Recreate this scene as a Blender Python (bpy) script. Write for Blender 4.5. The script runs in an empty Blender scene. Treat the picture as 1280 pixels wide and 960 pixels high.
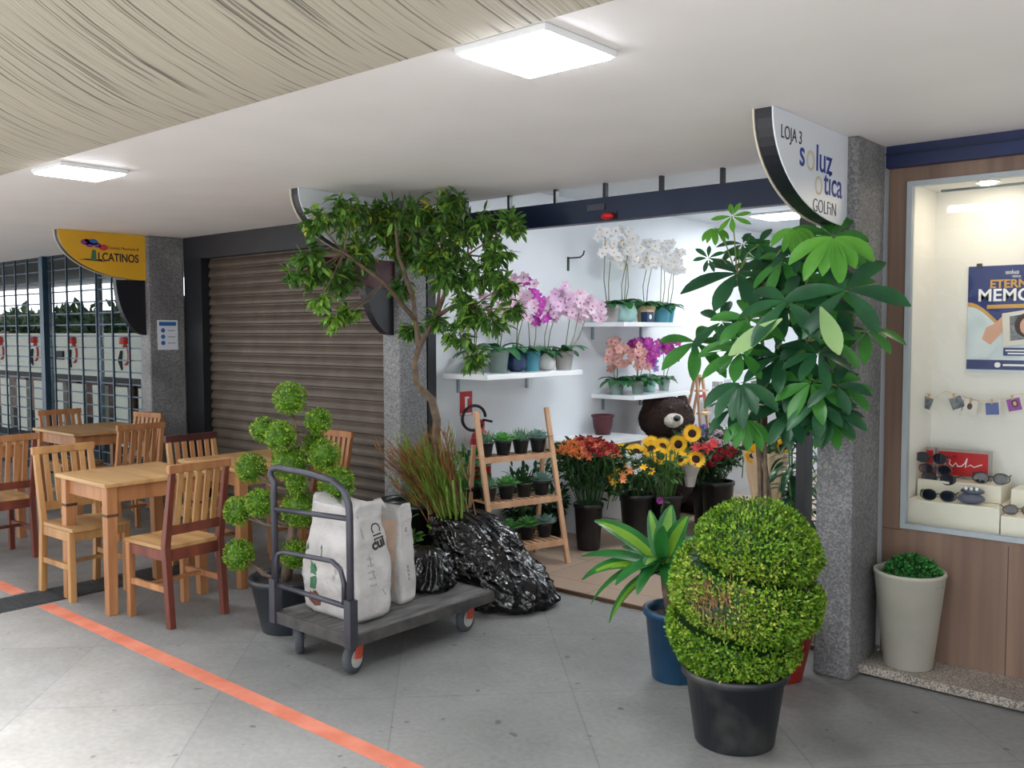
import bpy, bmesh, math, random
from mathutils import Vector, Matrix, noise
PI = math.pi
rnd = random.Random(11)
scene = bpy.context.scene
COL = scene.collection

# ------------------------------------------------------------------ camera, world, light, exposure
cd = bpy.data.cameras.new('camera'); cam = bpy.data.objects.new('camera', cd); COL.objects.link(cam)
F_PX, YAW, PITCH = 1151.7, 0.7124, 0.0565
cd.sensor_fit = 'HORIZONTAL'; cd.sensor_width = 36.0; cd.lens = 36.0 * F_PX / 1280.0
cd.clip_start = 0.05; cd.clip_end = 200
cam.location = (0, 0, 1.55); cam.rotation_euler = (PI/2 - PITCH, 0.0023, YAW)
scene.camera = cam
w = bpy.data.worlds.new('overcast_sky'); scene.world = w; w.use_nodes = True
bg = w.node_tree.nodes['Background']; bg.inputs[0].default_value = (0.93, 0.965, 1.0, 1); bg.inputs[1].default_value = 2.3
vs = scene.view_settings
vs.view_transform = 'Standard'; vs.look = 'None'; vs.exposure = 0.0; vs.gamma = 1.0; vs.use_curve_mapping = False
LAMP_E, SHOP_E = 60.0, 44.0
sd = bpy.data.lights.new('hazy_sun', 'SUN'); sd.energy = 16.0; sd.angle = math.radians(36); sd.color = (1.0, .98, .95)
sun = bpy.data.objects.new('hazy_sun', sd); COL.objects.link(sun); sun.rotation_euler = (math.radians(17), math.radians(6), 0)

# ------------------------------------------------------------------ materials
def lin(c):
    return tuple((x/12.92 if x <= 0.04045 else ((x+0.055)/1.055)**2.4) for x in c)
def hexc(h):
    return lin(tuple(int(h[i:i+2], 16)/255 for i in (0, 2, 4)))
MATS = {}
def mat(name, col, rough=0.6, metal=0.0, var=0.12, scale=8.0, stretch=(1, 1, 1), bump=0.0, bscale=None, spec=0.5,
        col2=None, emit=None, estr=0.0, trans=0.0, sss=0.0, alpha=1.0, detail=4.0, coord='Object', coat=0.0, lo=0.3, hi=0.7):
    m = bpy.data.materials.new(name); m.use_nodes = True; MATS[name] = m
    nt = m.node_tree; N = nt.nodes; L = nt.links; p = N['Principled BSDF']
    c = hexc(col) if isinstance(col, str) else col
    p.inputs['Roughness'].default_value = rough; p.inputs['Metallic'].default_value = metal
    p.inputs['Specular IOR Level'].default_value = spec
    p.inputs['Transmission Weight'].default_value = trans; p.inputs['Coat Weight'].default_value = coat
    p.inputs['Alpha'].default_value = alpha
    tc = N.new('ShaderNodeTexCoord'); mp = N.new('ShaderNodeMapping'); mp.inputs['Scale'].default_value = stretch
    L.new(tc.outputs[coord], mp.inputs[0])
    nz = N.new('ShaderNodeTexNoise'); nz.inputs['Scale'].default_value = scale; nz.inputs['Detail'].default_value = detail
    L.new(mp.outputs[0], nz.inputs['Vector'])
    cr = N.new('ShaderNodeValToRGB'); cr.color_ramp.elements[0].position = lo; cr.color_ramp.elements[1].position = hi
    if col2: c2 = hexc(col2); ca = c; cb = c2
    else: ca = tuple(x*(1-var) for x in c); cb = tuple(min(1, x*(1+var)) for x in c)
    cr.color_ramp.elements[0].color = (*ca, 1); cr.color_ramp.elements[1].color = (*cb, 1)
    L.new(nz.outputs[0], cr.inputs[0]); L.new(cr.outputs[0], p.inputs['Base Color'])
    if bump:
        b = N.new('ShaderNodeBump'); b.inputs['Strength'].default_value = bump; b.inputs['Distance'].default_value = 0.01
        if bscale:
            n2 = N.new('ShaderNodeTexNoise'); n2.inputs['Scale'].default_value = bscale; L.new(tc.outputs[coord], n2.inputs['Vector'])
            L.new(n2.outputs[0], b.inputs['Height'])
        else: L.new(nz.outputs[0], b.inputs['Height'])
        L.new(b.outputs[0], p.inputs['Normal'])
    if emit:
        p.inputs['Emission Color'].default_value = (*hexc(emit), 1); p.inputs['Emission Strength'].default_value = estr
    if sss:
        # thin leaves let some light through
        tr = N.new('ShaderNodeBsdfTranslucent'); mx = N.new('ShaderNodeMixShader'); mx.inputs[0].default_value = sss
        L.new(cr.outputs[0], tr.inputs[0]); L.new(p.outputs[0], mx.inputs[1]); L.new(tr.outputs[0], mx.inputs[2])
        L.new(mx.outputs[0], N['Material Output'].inputs[0])
    return m
M = MATS
def leafmat(name, c, c2, rough=0.42, sc=30): return mat(name, c, rough, col2=c2, scale=sc, sss=0.22, coord='Object', spec=0.4)

def floor_mat():
    m = bpy.data.materials.new('stone_pavement'); m.use_nodes = True; nt = m.node_tree; N = nt.nodes; L = nt.links; p = N['Principled BSDF']
    tc = N.new('ShaderNodeTexCoord'); mp = N.new('ShaderNodeMapping')
    mp.inputs['Rotation'].default_value = (0, 0, PI/4); mp.inputs['Location'].default_value = (0.06, 0.219, 0)
    L.new(tc.outputs['Object'], mp.inputs[0])
    br = N.new('ShaderNodeTexBrick'); br.offset = 0; br.inputs['Scale'].default_value = 1.0
    br.inputs['Brick Width'].default_value = 0.76; br.inputs['Row Height'].default_value = 0.76
    br.inputs['Mortar Size'].default_value = 0.0035; br.inputs['Mortar Smooth'].default_value = 0.3
    br.inputs['Color1'].default_value = (*hexc('8b8a88'), 1); br.inputs['Color2'].default_value = (*hexc('838382'), 1); br.inputs['Mortar'].default_value = (*hexc('75777a'), 1)
    L.new(mp.outputs[0], br.inputs[0])
    def ramp(src, a, b, ca, cb):
        r = N.new('ShaderNodeValToRGB'); r.color_ramp.elements[0].position = a; r.color_ramp.elements[1].position = b
        r.color_ramp.elements[0].color = (*ca, 1); r.color_ramp.elements[1].color = (*cb, 1); L.new(src, r.inputs[0]); return r.outputs[0]
    def mul(a, b):
        x = N.new('ShaderNodeMix'); x.data_type = 'RGBA'; x.blend_type = 'MULTIPLY'; x.inputs[0].default_value = 1; L.new(a, x.inputs[6]); L.new(b, x.inputs[7]); return x.outputs[2]
    def nz(s, d=5):
        n = N.new('ShaderNodeTexNoise'); n.inputs['Scale'].default_value = s; n.inputs['Detail'].default_value = d; L.new(tc.outputs['Object'], n.inputs['Vector']); return n.outputs[0]
    c = mul(br.outputs[0], ramp(nz(1.6), .3, .75, (.74,)*3, (1.1,)*3))
    c = mul(c, ramp(nz(38, 3), .3, .7, (.88,)*3, (1.08,)*3))
    c = mul(c, ramp(nz(17, 1.0), .735, .76, (1,)*3, (.5,)*3))
    L.new(c, p.inputs['Base Color']); L.new(ramp(nz(5), .3, .7, (.38,)*3, (.62,)*3), p.inputs['Roughness'])
    b = N.new('ShaderNodeBump'); b.inputs['Strength'].default_value = .12; L.new(nz(60, 2), b.inputs['Height']); L.new(b.outputs[0], p.inputs['Normal'])
    return m
def streak_mat():
    m = bpy.data.materials.new('streaked_plaster'); m.use_nodes = True; nt = m.node_tree; N = nt.nodes; L = nt.links; p = N['Principled BSDF']
    tc = N.new('ShaderNodeTexCoord'); sp = N.new('ShaderNodeSeparateXYZ'); L.new(tc.outputs['Object'], sp.inputs[0])
    def ma(op, a, b=None, c=None):
        n = N.new('ShaderNodeMath'); n.operation = op
        for i, v in enumerate((a, b, c)):
            if v is None: continue
            if isinstance(v, (int, float)): n.inputs[i].default_value = v
            else: L.new(v, n.inputs[i])
        return n.outputs[0]
    X, Y = sp.outputs[0], sp.outputs[1]
    # trowel arcs swung about one centre
    dy = ma('ADD', Y, -2.4); ph = ma('MULTIPLY', X, ma('EXPONENT', ma('MULTIPLY', ma('MULTIPLY', dy, dy), .15)))
    n1 = N.new('ShaderNodeTexNoise'); n1.inputs['Scale'].default_value = 2.2; n1.inputs['Detail'].default_value = 2; L.new(tc.outputs['Object'], n1.inputs['Vector'])
    ph = ma('MULTIPLY_ADD', n1.outputs[0], 0.045, ph); an = Y
    cb = N.new('ShaderNodeCombineXYZ'); L.new(ma('MULTIPLY', ph, 62.0), cb.inputs[0]); L.new(ma('MULTIPLY', an, 1.1), cb.inputs[1])
    n2 = N.new('ShaderNodeTexNoise'); n2.inputs['Scale'].default_value = 1.0; n2.inputs['Detail'].default_value = 1.5; n2.inputs['Roughness'].default_value = .6; L.new(cb.outputs[0], n2.inputs['Vector'])
    r = N.new('ShaderNodeValToRGB'); e = r.color_ramp.elements; e[0].position = .34; e[1].position = .42
    e[0].color = (*hexc('6f6a60'), 1); e[1].color = (*hexc('b3ab9c'), 1)
    x = e.new(.75); x.color = (*hexc('bfb7a8'), 1)
    L.new(n2.outputs[0], r.inputs[0]); L.new(r.outputs[0], p.inputs['Base Color']); p.inputs['Roughness'].default_value = .75
    b = N.new('ShaderNodeBump'); b.inputs['Strength'].default_value = .5; b.inputs['Distance'].default_value = .01; L.new(n2.outputs[0], b.inputs['Height']); L.new(b.outputs[0], p.inputs['Normal'])
    return m
def granite(name, cols, scale=70, rough=.6, bump=.6):
    m = bpy.data.materials.new(name); m.use_nodes = True; MATS[name] = m; nt = m.node_tree; N = nt.nodes; L = nt.links; p = N['Principled BSDF']
    tc = N.new('ShaderNodeTexCoord'); v = N.new('ShaderNodeTexVoronoi'); v.inputs['Scale'].default_value = scale; L.new(tc.outputs['Object'], v.inputs['Vector'])
    r = N.new('ShaderNodeValToRGB'); r.color_ramp.interpolation = 'CONSTANT'
    e = r.color_ramp.elements
    sp = N.new('ShaderNodeSeparateColor'); L.new(v.outputs['Color'], sp.inputs[0]); L.new(sp.outputs[0], r.inputs[0])
    k = len(cols); e[0].color = (*hexc(cols[0]), 1); e[1].position = 1/k; e[1].color = (*hexc(cols[1]), 1)
    for i in range(2, k): x = e.new(i/k); x.color = (*hexc(cols[i]), 1)
    n = N.new('ShaderNodeTexNoise'); n.inputs['Scale'].default_value = 3; n.inputs['Detail'].default_value = 5; L.new(tc.outputs['Object'], n.inputs['Vector'])
    r2 = N.new('ShaderNodeValToRGB'); r2.color_ramp.elements[0].position = .3; r2.color_ramp.elements[1].position = .7
    r2.color_ramp.elements[0].color = (.7, .7, .7, 1); r2.color_ramp.elements[1].color = (1.15, 1.15, 1.15, 1); L.new(n.outputs[0], r2.inputs[0])
    x = N.new('ShaderNodeMix'); x.data_type = 'RGBA'; x.blend_type = 'MULTIPLY'; x.inputs[0].default_value = 1; L.new(r.outputs[0], x.inputs[6]); L.new(r2.outputs[0], x.inputs[7])
    L.new(x.outputs[2], p.inputs['Base Color']); p.inputs['Roughness'].default_value = rough
    b = N.new('ShaderNodeBump'); b.inputs['Strength'].default_value = bump; b.inputs['Distance'].default_value = .006; L.new(v.outputs['Distance'], b.inputs['Height']); L.new(b.outputs[0], p.inputs['Normal'])
    return m
def tiles_mat():
    m = bpy.data.materials.new('tan_floor_tiles'); m.use_nodes = True; nt = m.node_tree; N = nt.nodes; L = nt.links; p = N['Principled BSDF']
    tc = N.new('ShaderNodeTexCoord'); br = N.new('ShaderNodeTexBrick'); br.offset = 0; br.inputs['Scale'].default_value = 1
    br.inputs['Brick Width'].default_value = .45; br.inputs['Row Height'].default_value = .45; br.inputs['Mortar Size'].default_value = .004
    br.inputs['Color1'].default_value = (*hexc('b09c8a'), 1); br.inputs['Color2'].default_value = (*hexc('a6907e'), 1); br.inputs['Mortar'].default_value = (*hexc('7d6c5e'), 1)
    L.new(tc.outputs['Object'], br.inputs[0]); L.new(br.outputs[0], p.inputs['Base Color']); p.inputs['Roughness'].default_value = .35
    return m
FLOOR = floor_mat(); STREAK = streak_mat(); TILES = tiles_mat()
GRAN = granite('exposed_aggregate', ['66676a', '807f80', '737376', '8d8c8a', '6c6d70', '858482'], 120, .6, .35)
STEPM = granite('granite_step', ['8a8178', 'a89f94', '6d665f', 'bdb4a8'], 190, .4, .1)
mat('ceiling_paint', 'eae5e4', .55, var=.03, scale=2.2)
mat('white_wall', 'e6eaee', .6, var=.015, scale=3)
mat('shop_ceiling', 'd4d8dc', .6, var=.02)
mat('orange_paint', 'b9624a', .6, col2='cf806a', scale=7, detail=6)
mat('navy_metal', '12203c', .4, metal=.2, var=.2, scale=5)
mat('navy_bright', '16244f', .4, metal=.1, var=.2, scale=5)
mat('black_frame', '15171c', .45, var=.2)
mat('charcoal_panel', '232329', .5, var=.15)
mat('shutter_metal', '50463e', .45, metal=.3, col2='62574d', scale=6)
mat('blue_grey_steel', '2f4656', .4, metal=.4, var=.2)
mat('aluminium', 'a9b2b8', .4, var=.05)
mat('galvanized', '8fa0aa', .4, metal=.4, var=.2)
mat('wood_honey', '94673c', .5, col2='bd905c', scale=14, stretch=(1, 1, .12), bump=.1)
mat('wood_honey_flat', '9c7448', .42, col2='c19a68', scale=12, stretch=(.12, 1, 1), bump=.08)
mat('wood_orange', '93603c', .5, col2='b98355', scale=14, stretch=(1, 1, .12), bump=.1)
mat('wood_red', '582a20', .45, col2='7c4030', scale=14, stretch=(1, 1, .12), bump=.1)
mat('wood_dark', '35191a', .45, col2='4c2522', scale=14, stretch=(1, 1, .12))
mat('wood_knot', '4a3220', .6, var=.2)
mat('wood_pine', 'b68a68', .55, col2='d0a684', scale=12, stretch=(1, 1, .15))
mat('laminate_brown', '6d564a', .5, col2='8b7160', scale=9, stretch=(1.6, 1.6, .07), detail=6)
mat('grey_steel', '4a4a52', .42, metal=.55, var=.15)
mat('deck_wood', '3a3a3c', .7, col2='757270', scale=10, stretch=(3, .5, 1), bump=.3)
mat('deck_edge', '2c2c2f', .7, col2='524e4a', scale=12)
mat('rubber', '45484d', .75, var=.15); mat('wheel_hub', 'b5b3ae', .5, var=.2, metal=.2)
mat('red_caster', 'b5452e', .5, var=.15)
mat('woven_white', 'a9a6a4', .7, col2='c4c0bd', scale=9, bump=.6, bscale=30)
mat('woven_beige', 'c9a890', .75, col2='dbc0aa', scale=9, bump=.5)
mat('print_black', '2a2a2e', .7, var=.1); mat('print_green', '3c6b4b', .7, var=.2); mat('print_brown', '6b3b30', .7); mat('print_grey', '8a8a90', .7)
mat('bin_liner', '040405', .2, var=.2, scale=6, bump=.55, bscale=26, spec=.5)
mat('black_plastic', '131417', .35, var=.3, scale=6)
mat('nursery_pot', '22262d', .32, col2='33383f', scale=5)
mat('dusty_pot', '20242b', .42, col2='5f5c56', scale=7, detail=6, lo=.5, hi=.85)
mat('blue_plastic', '17415f', .35, var=.1); mat('red_plastic', '8e2119', .4, var=.15)
mat('cream_ceramic', 'a6a396', .6, col2='b5b2a6', scale=5); mat('soil', '2d221a', .95, var=.4, scale=40, bump=.5)
mat('bark', '54453a', .85, col2='786553', scale=20, bump=.5); mat('bark_green', '5d6a3c', .7, col2='8b8a5a', scale=20)
mat('twig_brown', '8a6a48', .85, col2='b08d66', scale=25)
leafmat('box_green', '527e1c', '94bb34'); leafmat('box_dark', '33590f', '5f8c1e'); leafmat('box_yellow', '97a83a', 'c3c95a')
leafmat('tree_leaf', '2c4d20', '5b8a38'); leafmat('tree_leaf_light', '6b9a35', '9cc455'); leafmat('yellow_leaf', 'b8b02a', 'd6cf45')
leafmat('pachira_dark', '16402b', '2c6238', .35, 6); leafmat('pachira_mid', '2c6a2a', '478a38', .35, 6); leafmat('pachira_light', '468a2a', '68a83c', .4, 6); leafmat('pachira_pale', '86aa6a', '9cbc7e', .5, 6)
leafmat('dracaena_stripe', '5f9428', '88b43a', .35, 6); leafmat('dracaena_green', '1d5c28', '35803a', .35, 6)
leafmat('orchid_leaf', '1e5a34', '3a7c48', .35, 6); leafmat('grass_brown', '6e4a2a', '9a6d3a'); leafmat('grass_green', '4f6d22', '7b9a36')
leafmat('succulent', '4f7d5c', '8fb590', .5, 12); leafmat('succulent_bright', '4b9a4a', '8cc67a', .5, 12); leafmat('succulent_grey', '6a8f86', 'a3c0b4', .5, 12)
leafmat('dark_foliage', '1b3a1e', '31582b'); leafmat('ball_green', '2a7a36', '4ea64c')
for n, a, b in (('petal_white', 'f6f6f8', 'ffffff'), ('petal_pink', 'e0b6d0', 'f8e8f2'), ('petal_lilac', 'cfa0c8', 'ecd2e6'), ('petal_magenta', 'a8279a', 'd04ac0'), ('petal_salmon', 'c98a86', 'e6b8a8'),
                ('petal_orange', 'dd7a3c', 'f2a564'), ('petal_red', 'a31f26', 'cf3a3a'), ('petal_crimson', '8a1122', 'b52438'), ('petal_yellow', 'f0a80c', 'ffd42a'), ('petal_purple', '8e7cc0', 'b9a8de'), ('petal_coral', 'a5402c', 'cf6a46')):
    mat(n, a, .55, col2=b, scale=25, sss=.15)
mat('seed_head', '3a1a0e', .9, col2='1c0d08', scale=60); mat('kraft_paper', 'c7a987', .8, col2='d8bf9f', scale=8)
mat('stem_green', '4f7a3a', .6, var=.2)
mat('lamp_white', 'f4f6f8', .4, emit='f2f8ff', estr=LAMP_E); mat('lamp_shop', 'f4f6f8', .4, emit='f4faff', estr=SHOP_E); mat('lamp_warm', 'fff4e0', .4, emit='ffedd0', estr=150)
mat('white_plastic', 'e4e6e8', .4, var=.03); mat('white_gloss', 'f0f2f4', .25, var=.01)
mat('sign_white', 'd9dee6', .35, var=.01); mat('sign_yellow', 'd9a528', .45, var=.05, scale=3); mat('sign_black', '14161f', .4, var=.1); mat('sign_maroon', '4c1c22', .45, var=.1)
mat('sign_cream', 'cfc6b4', .5); mat('ink_navy', '1c3488', .5, var=.03); mat('ink_black', '1d1f2b', .5, var=.03); mat('ink_beige', 'c9bd9f', .5, var=.03); mat('ink_white', 'eef0f4', .5, var=.02)
mat('ink_gold', 'c99a4a', .5, var=.04); mat('ink_blue', '2c66a8', .5); mat('ink_purple', '7d3f86', .5); mat('ink_red', 'c23a3a', .5); mat('ink_pink', 'd77fa0', .5)
mat('poster_navy', '16286a', .35, var=.05); mat('poster_pale', 'bcd0da', .4, col2='dde6ea', scale=6); mat('skin', 'd6a58c', .55, var=.06); mat('hair_brown', '3a2320', .6); mat('photo_paper', 'dcd8d0', .5, var=.03)
mat('photo_dark', '3a3f48', .5, col2='8d949c', scale=40); mat('photo_blue', '4a5f9a', .5, var=.2); mat('photo_purple', '8c3a9a', .5, var=.2)
mat('niche_white', 'e4e3df', .5, var=.01); mat('niche_step', 'eae4d4', .35, var=.01); mat('frost_glass', 'bfd0cc', .3, var=.02)
mat('case_red', 'c01a22', .4, var=.05); mat('acrylic', 'eef2f2', .08, trans=.9, var=0)
mat('sunglass_black', '0b0c10', .12, var=.1, coat=.5); mat('sunglass_tort', '3e1f18', .15, col2='5e2f20', scale=60, coat=.5); mat('sunglass_green', '10241c', .12, coat=.5); mat('lens_dark', '1a1e34', .05, coat=1.0); mat('case_grey', '5a5e70', .5, var=.1)
mat('ext_red', 'b4121a', .3, var=.05, coat=.3); mat('hose_black', '121316', .5); mat('label_white', 'd0ccc8', .5)
mat('blue_ceramic', '2a5a78', .35, var=.1); mat('teal_ceramic', '4a90a4', .35, var=.1); mat('mint_ceramic', '9cc4c0', .5, col2='aed2cc', scale=12); mat('stone_grey', 'a5a19e', .6, var=.12); mat('white_ceramic', 'd8d4d2', .4, var=.03); mat('navy_ceramic', '20365c', .35); mat('turquoise', '2c96a2', .35); mat('clear_pot', '8fa39c', .2, var=.2, alpha=.75)
mat('bear_fur', '20130f', .95, col2='38241c', scale=60, bump=1.0); mat('bear_muzzle', 'c9c0b2', .95, col2='ddd6ca', scale=60, bump=1.0); mat('burgundy', '4f1720', .35, var=.1)
mat('parapet_white', 'c6cdc4', .6, var=.03); mat('street_dark', '28323a', .7, col2='465058', scale=3); mat('street_strip', 'e9e6cf', .6); mat('street_green', '3d5a3e', .8, col2='7d9a7c', scale=5); mat('street_brown', '5a4440', .8, col2='90786e', scale=8)
mat('drain_metal', '3a3d40', .55, metal=.3, var=.2)
g = bpy.data.materials.new('window_glass'); g.use_nodes = True; MATS['window_glass'] = g
_n = g.node_tree; _n.nodes.clear(); _o = _n.nodes.new('ShaderNodeOutputMaterial'); _t = _n.nodes.new('ShaderNodeBsdfTransparent'); _t.inputs[0].default_value = (.975, .985, .98, 1)
_g = _n.nodes.new('ShaderNodeBsdfGlossy'); _g.inputs['Roughness'].default_value = 0; _f = _n.nodes.new('ShaderNodeFresnel'); _f.inputs[0].default_value = 1.2; _x = _n.nodes.new('ShaderNodeMixShader')
_n.links.new(_f.outputs[0], _x.inputs[0]); _n.links.new(_t.outputs[0], _x.inputs[1]); _n.links.new(_g.outputs[0], _x.inputs[2]); _n.links.new(_x.outputs[0], _o.inputs[0])

# ------------------------------------------------------------------ mesh builder
class MB:
    def __init__(s): s.v = []; s.f = []; s.m = []; s.cur = 0
    def add(s, vs, fs):
        o = len(s.v); s.v += [tuple(x) for x in vs]
        for f in fs: s.f.append(tuple(i+o for i in f)); s.m.append(s.cur)
        return s
    def box(s, x0, x1, y0, y1, z0, z1):
        v = [(x, y, z) for z in (z0, z1) for y in (y0, y1) for x in (x0, x1)]
        return s.add(v, [(0, 2, 3, 1), (4, 5, 7, 6), (0, 1, 5, 4), (2, 6, 7, 3), (0, 4, 6, 2), (1, 3, 7, 5)])
    def bar(s, a, b, w, t, up=(0, 0, 1), w2=None, t2=None):
        a = Vector(a); b = Vector(b); d = (b-a).normalized(); u = Vector(up)
        if abs(d.dot(u)) > .98: u = Vector((0, 1, 0))
        r = d.cross(u).normalized(); u = r.cross(d); w2 = w2 or w; t2 = t2 or t; v = []
        for p, ww, tt in ((a, w, t), (b, w2, t2)):
            for sx, sy in ((-1, -1), (1, -1), (1, 1), (-1, 1)): v.append(p + r*sx*ww/2 + u*sy*tt/2)
        return s.add(v, [(0, 1, 2, 3), (7, 6, 5, 4), (0, 4, 5, 1), (1, 5, 6, 2), (2, 6, 7, 3), (3, 7, 4, 0)])
    def tube(s, pts, r, n=8, cap=True):
        pts = [Vector(p) for p in pts]; k = len(pts); rs = r if isinstance(r, (list, tuple)) else [r]*k; v = []; pu = None
        for i, p in enumerate(pts):
            d = (pts[min(i+1, k-1)] - pts[max(i-1, 0)]).normalized()
            u = pu if pu else (Vector((0, 0, 1)) if abs(d.z) < .9 else Vector((1, 0, 0)))
            a = d.cross(u); 
            if a.length < 1e-4: a = d.cross(Vector((0, 1, 0)))
            a.normalize(); u = a.cross(d).normalized(); pu = u
            for j in range(n):
                t = 2*PI*j/n; v.append(p + (a*math.cos(t) + u*math.sin(t))*rs[i])
        f = [(i*n+j, i*n+(j+1) % n, (i+1)*n+(j+1) % n, (i+1)*n+j) for i in range(k-1) for j in range(n)]
        if cap: f += [tuple(range(n-1, -1, -1)), tuple((k-1)*n+j for j in range(n))]
        return s.add(v, f)
    def lathe(s, prof, c=(0, 0, 0), n=24, axis=None, warp=None):
        v = []; k = len(prof); c = Vector(c)
        R = Vector((0, 0, 1)).rotation_difference(Vector(axis)).to_matrix() if axis else None
        for r, z in prof:
            for j in range(n):
                t = 2*PI*j/n; q = Vector((r*math.cos(t), r*math.sin(t), z))
                if warp: q = warp(q, t)
                if R: q = R @ q
                v.append(q + c)
        f = [(i*n+j, i*n+(j+1) % n, (i+1)*n+(j+1) % n, (i+1)*n+j) for i in range(k-1) for j in range(n)]
        f += [tuple(range(n-1, -1, -1)), tuple((k-1)*n+j for j in range(n))]
        return s.add(v, f)
    def ball(s, c, r, n=12, m=8, sc=(1, 1, 1), nz=0, fr=3):
        v = []; c = Vector(c)
        for i in range(m+1):
            ph = PI*i/m
            for j in range(n):
                t = 2*PI*j/n; d = Vector((math.sin(ph)*math.cos(t), math.sin(ph)*math.sin(t), math.cos(ph)))
                rr = r*(1 + (nz*noise.noise(d*fr + c*7) if nz else 0)); v.append((c.x+d.x*rr*sc[0], c.y+d.y*rr*sc[1], c.z+d.z*rr*sc[2]))
        return s.add(v, [(i*n+j, (i+1)*n+j, (i+1)*n+(j+1) % n, i*n+(j+1) % n) for i in range(m) for j in range(n)])
    def prism(s, pts, o, ux, uy, th):
        # outline pts (2D) in plane o + ux*a + uy*b, extruded by th along ux x uy
        o = Vector(o); ux = Vector(ux); uy = Vector(uy); nn = ux.cross(uy).normalized()*th; k = len(pts)
        v = [o + ux*a + uy*b for a, b in pts]; v += [p + nn for p in v]
        return s.add(v, [tuple(range(k-1, -1, -1)), tuple(range(k, 2*k))] + [(i, (i+1) % k, k+(i+1) % k, k+i) for i in range(k)])
    def leaf(s, p, d, up, L, W, segs=1, curl=0.0, fold=.25, droop=0.0, shape=None):
        # pointed leaf from p towards d; up = leaf normal; droop bends it to -Z
        p = Vector(p); d = Vector(d).normalized(); r = d.cross(Vector(up))
        if r.length < 1e-3: r = d.cross(Vector((1, 0.3, 0)))
        r.normalize(); u = r.cross(d).normalized()
        if segs == 1:
            m_ = p + d*L*.45; v = [p, m_ + r*W/2 + u*W*fold, p + d*L - u*curl*L, m_ - r*W/2 + u*W*fold, m_]
            return s.add(v, [(0, 1, 4), (0, 4, 3), (4, 1, 2), (4, 2, 3)])
        v = []; q = p.copy(); dd = d.copy()
        for i in range(segs+1):
            t = i/segs
            wd = W*(shape(t) if shape else (math.sin(PI*min(1, t*.92+.08))**.8 if t < .999 else 0.02))
            rr = dd.cross(u).normalized() if dd.cross(u).length > 1e-4 else r
            v += [q - rr*wd/2 + u*wd*fold, q, q + rr*wd/2 + u*wd*fold]
            if i < segs:
                q = q + dd*L/segs; dd = (dd + Vector((0, 0, -1))*droop/segs - u*curl/segs).normalized(); u = (u - dd*u.dot(dd)).normalized()
        f = []
        for i in range(segs):
            a = i*3; f += [(a, a+1, a+4, a+3), (a+1, a+2, a+5, a+4)]
        return s.add(v, f)
    def build(s, name, mats, parent=None, smooth=False, loc=None):
        me = bpy.data.meshes.new(name); me.from_pydata(s.v, [], s.f); me.update()
        for m_ in (mats if isinstance(mats, (list, tuple)) else [mats]): me.materials.append(MATS[m_] if isinstance(m_, str) else m_)
        if any(s.m): me.polygons.foreach_set('material_index', s.m)
        if smooth: me.polygons.foreach_set('use_smooth', [True]*len(me.polygons))
        o = bpy.data.objects.new(name, me); COL.objects.link(o)
        if parent: o.parent = parent
        if loc: o.location = loc
        return o
def bevel(o, w=.004, seg=2):
    md = o.modifiers.new('bevel', 'BEVEL'); md.width = w; md.segments = seg; md.limit_method = 'ANGLE'; return o
def tag(o, label=None, cat=None, group=None, kind=None):
    if label: o['label'] = label
    if cat: o['category'] = cat
    if group: o['group'] = group
    if kind: o['kind'] = kind
    return o
def thing(name, label, cat, loc=(0, 0, 0), rz=0, group=None):
    o = bpy.data.objects.new(name, None); COL.objects.link(o); o.location = loc; o.rotation_euler = (0, 0, rz); o.empty_display_size = .1
    return tag(o, label, cat, group)
def struct(name, mb, m, **k): return tag(mb.build(name, m, **k), kind='structure')
def copy_tree(o, parent=None):
    c = o.copy(); COL.objects.link(c)
    if parent: c.parent = parent
    for ch in [x for x in KIDS.get(o.name, [])]: pass
    for ch in list(o.children): copy_tree(ch, c)
    return c
KIDS = {}
def text(name, s, size, m, parent, o, ux, uy, ext=.001, sx=1.0, bold=0.0, shear=0.0):
    c = bpy.data.curves.new(name, 'FONT'); c.body = s; c.size = size; c.extrude = ext; c.offset = bold; c.shear = shear; c.fill_mode = 'BOTH'
    t = bpy.data.objects.new(name, c); COL.objects.link(t); dg = bpy.context.evaluated_depsgraph_get(); dg.update()
    me = bpy.data.meshes.new_from_object(t.evaluated_get(dg)); bpy.data.objects.remove(t); bpy.data.curves.remove(c)
    ux = Vector(ux); uy = Vector(uy); nn = ux.cross(uy); 
    for v in me.vertices: v.co = Vector(o) + ux*v.co.x*sx + uy*v.co.y + nn*v.co.z
    me.materials.clear(); me.materials.append(MATS[m]); ob = bpy.data.objects.new(name, me); COL.objects.link(ob)
    if parent: ob.parent = parent
    return ob
def rdir(r=rnd):
    while True:
        v = Vector((r.uniform(-1, 1), r.uniform(-1, 1), r.uniform(-1, 1)))
        if .05 < v.length < 1: return v.normalized()
# ------------------------------------------------------------------ the setting
struct('floor', MB().box(-24, 8, -9, 4.36, -.12, 0), FLOOR)
struct('floor_shop', MB().box(-4.45, -1.6, 4.30, 9.6, 0, .018), TILES)
struct('floor_courtyard', MB().box(-24, 8, 4.36, 10, -.12, 0), 'street_dark')
struct('trim_1', MB().box(-5.40, -1.2, 2.135, 2.215, 0, .003), 'orange_paint')
struct('trim_2', MB().box(-9.5, -5.76, 2.135, 2.215, 0, .003), 'orange_paint')
struct('trim_3', MB().box(-4.4, -1.65, 4.285, 4.302, 0, .02), 'wood_knot')
struct('ceiling', MB().box(-24, 8, 1.95, 4.36, 2.387, 2.75), 'ceiling_paint')
struct('ceiling_soffit', MB().box(-24, 8, .75, 1.952, 2.378, 3.2), STREAK)
struct('ceiling_shop', MB().box(-4.5, -1.5, 4.36, 9.7, 2.6, 2.75), 'shop_ceiling')
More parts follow.
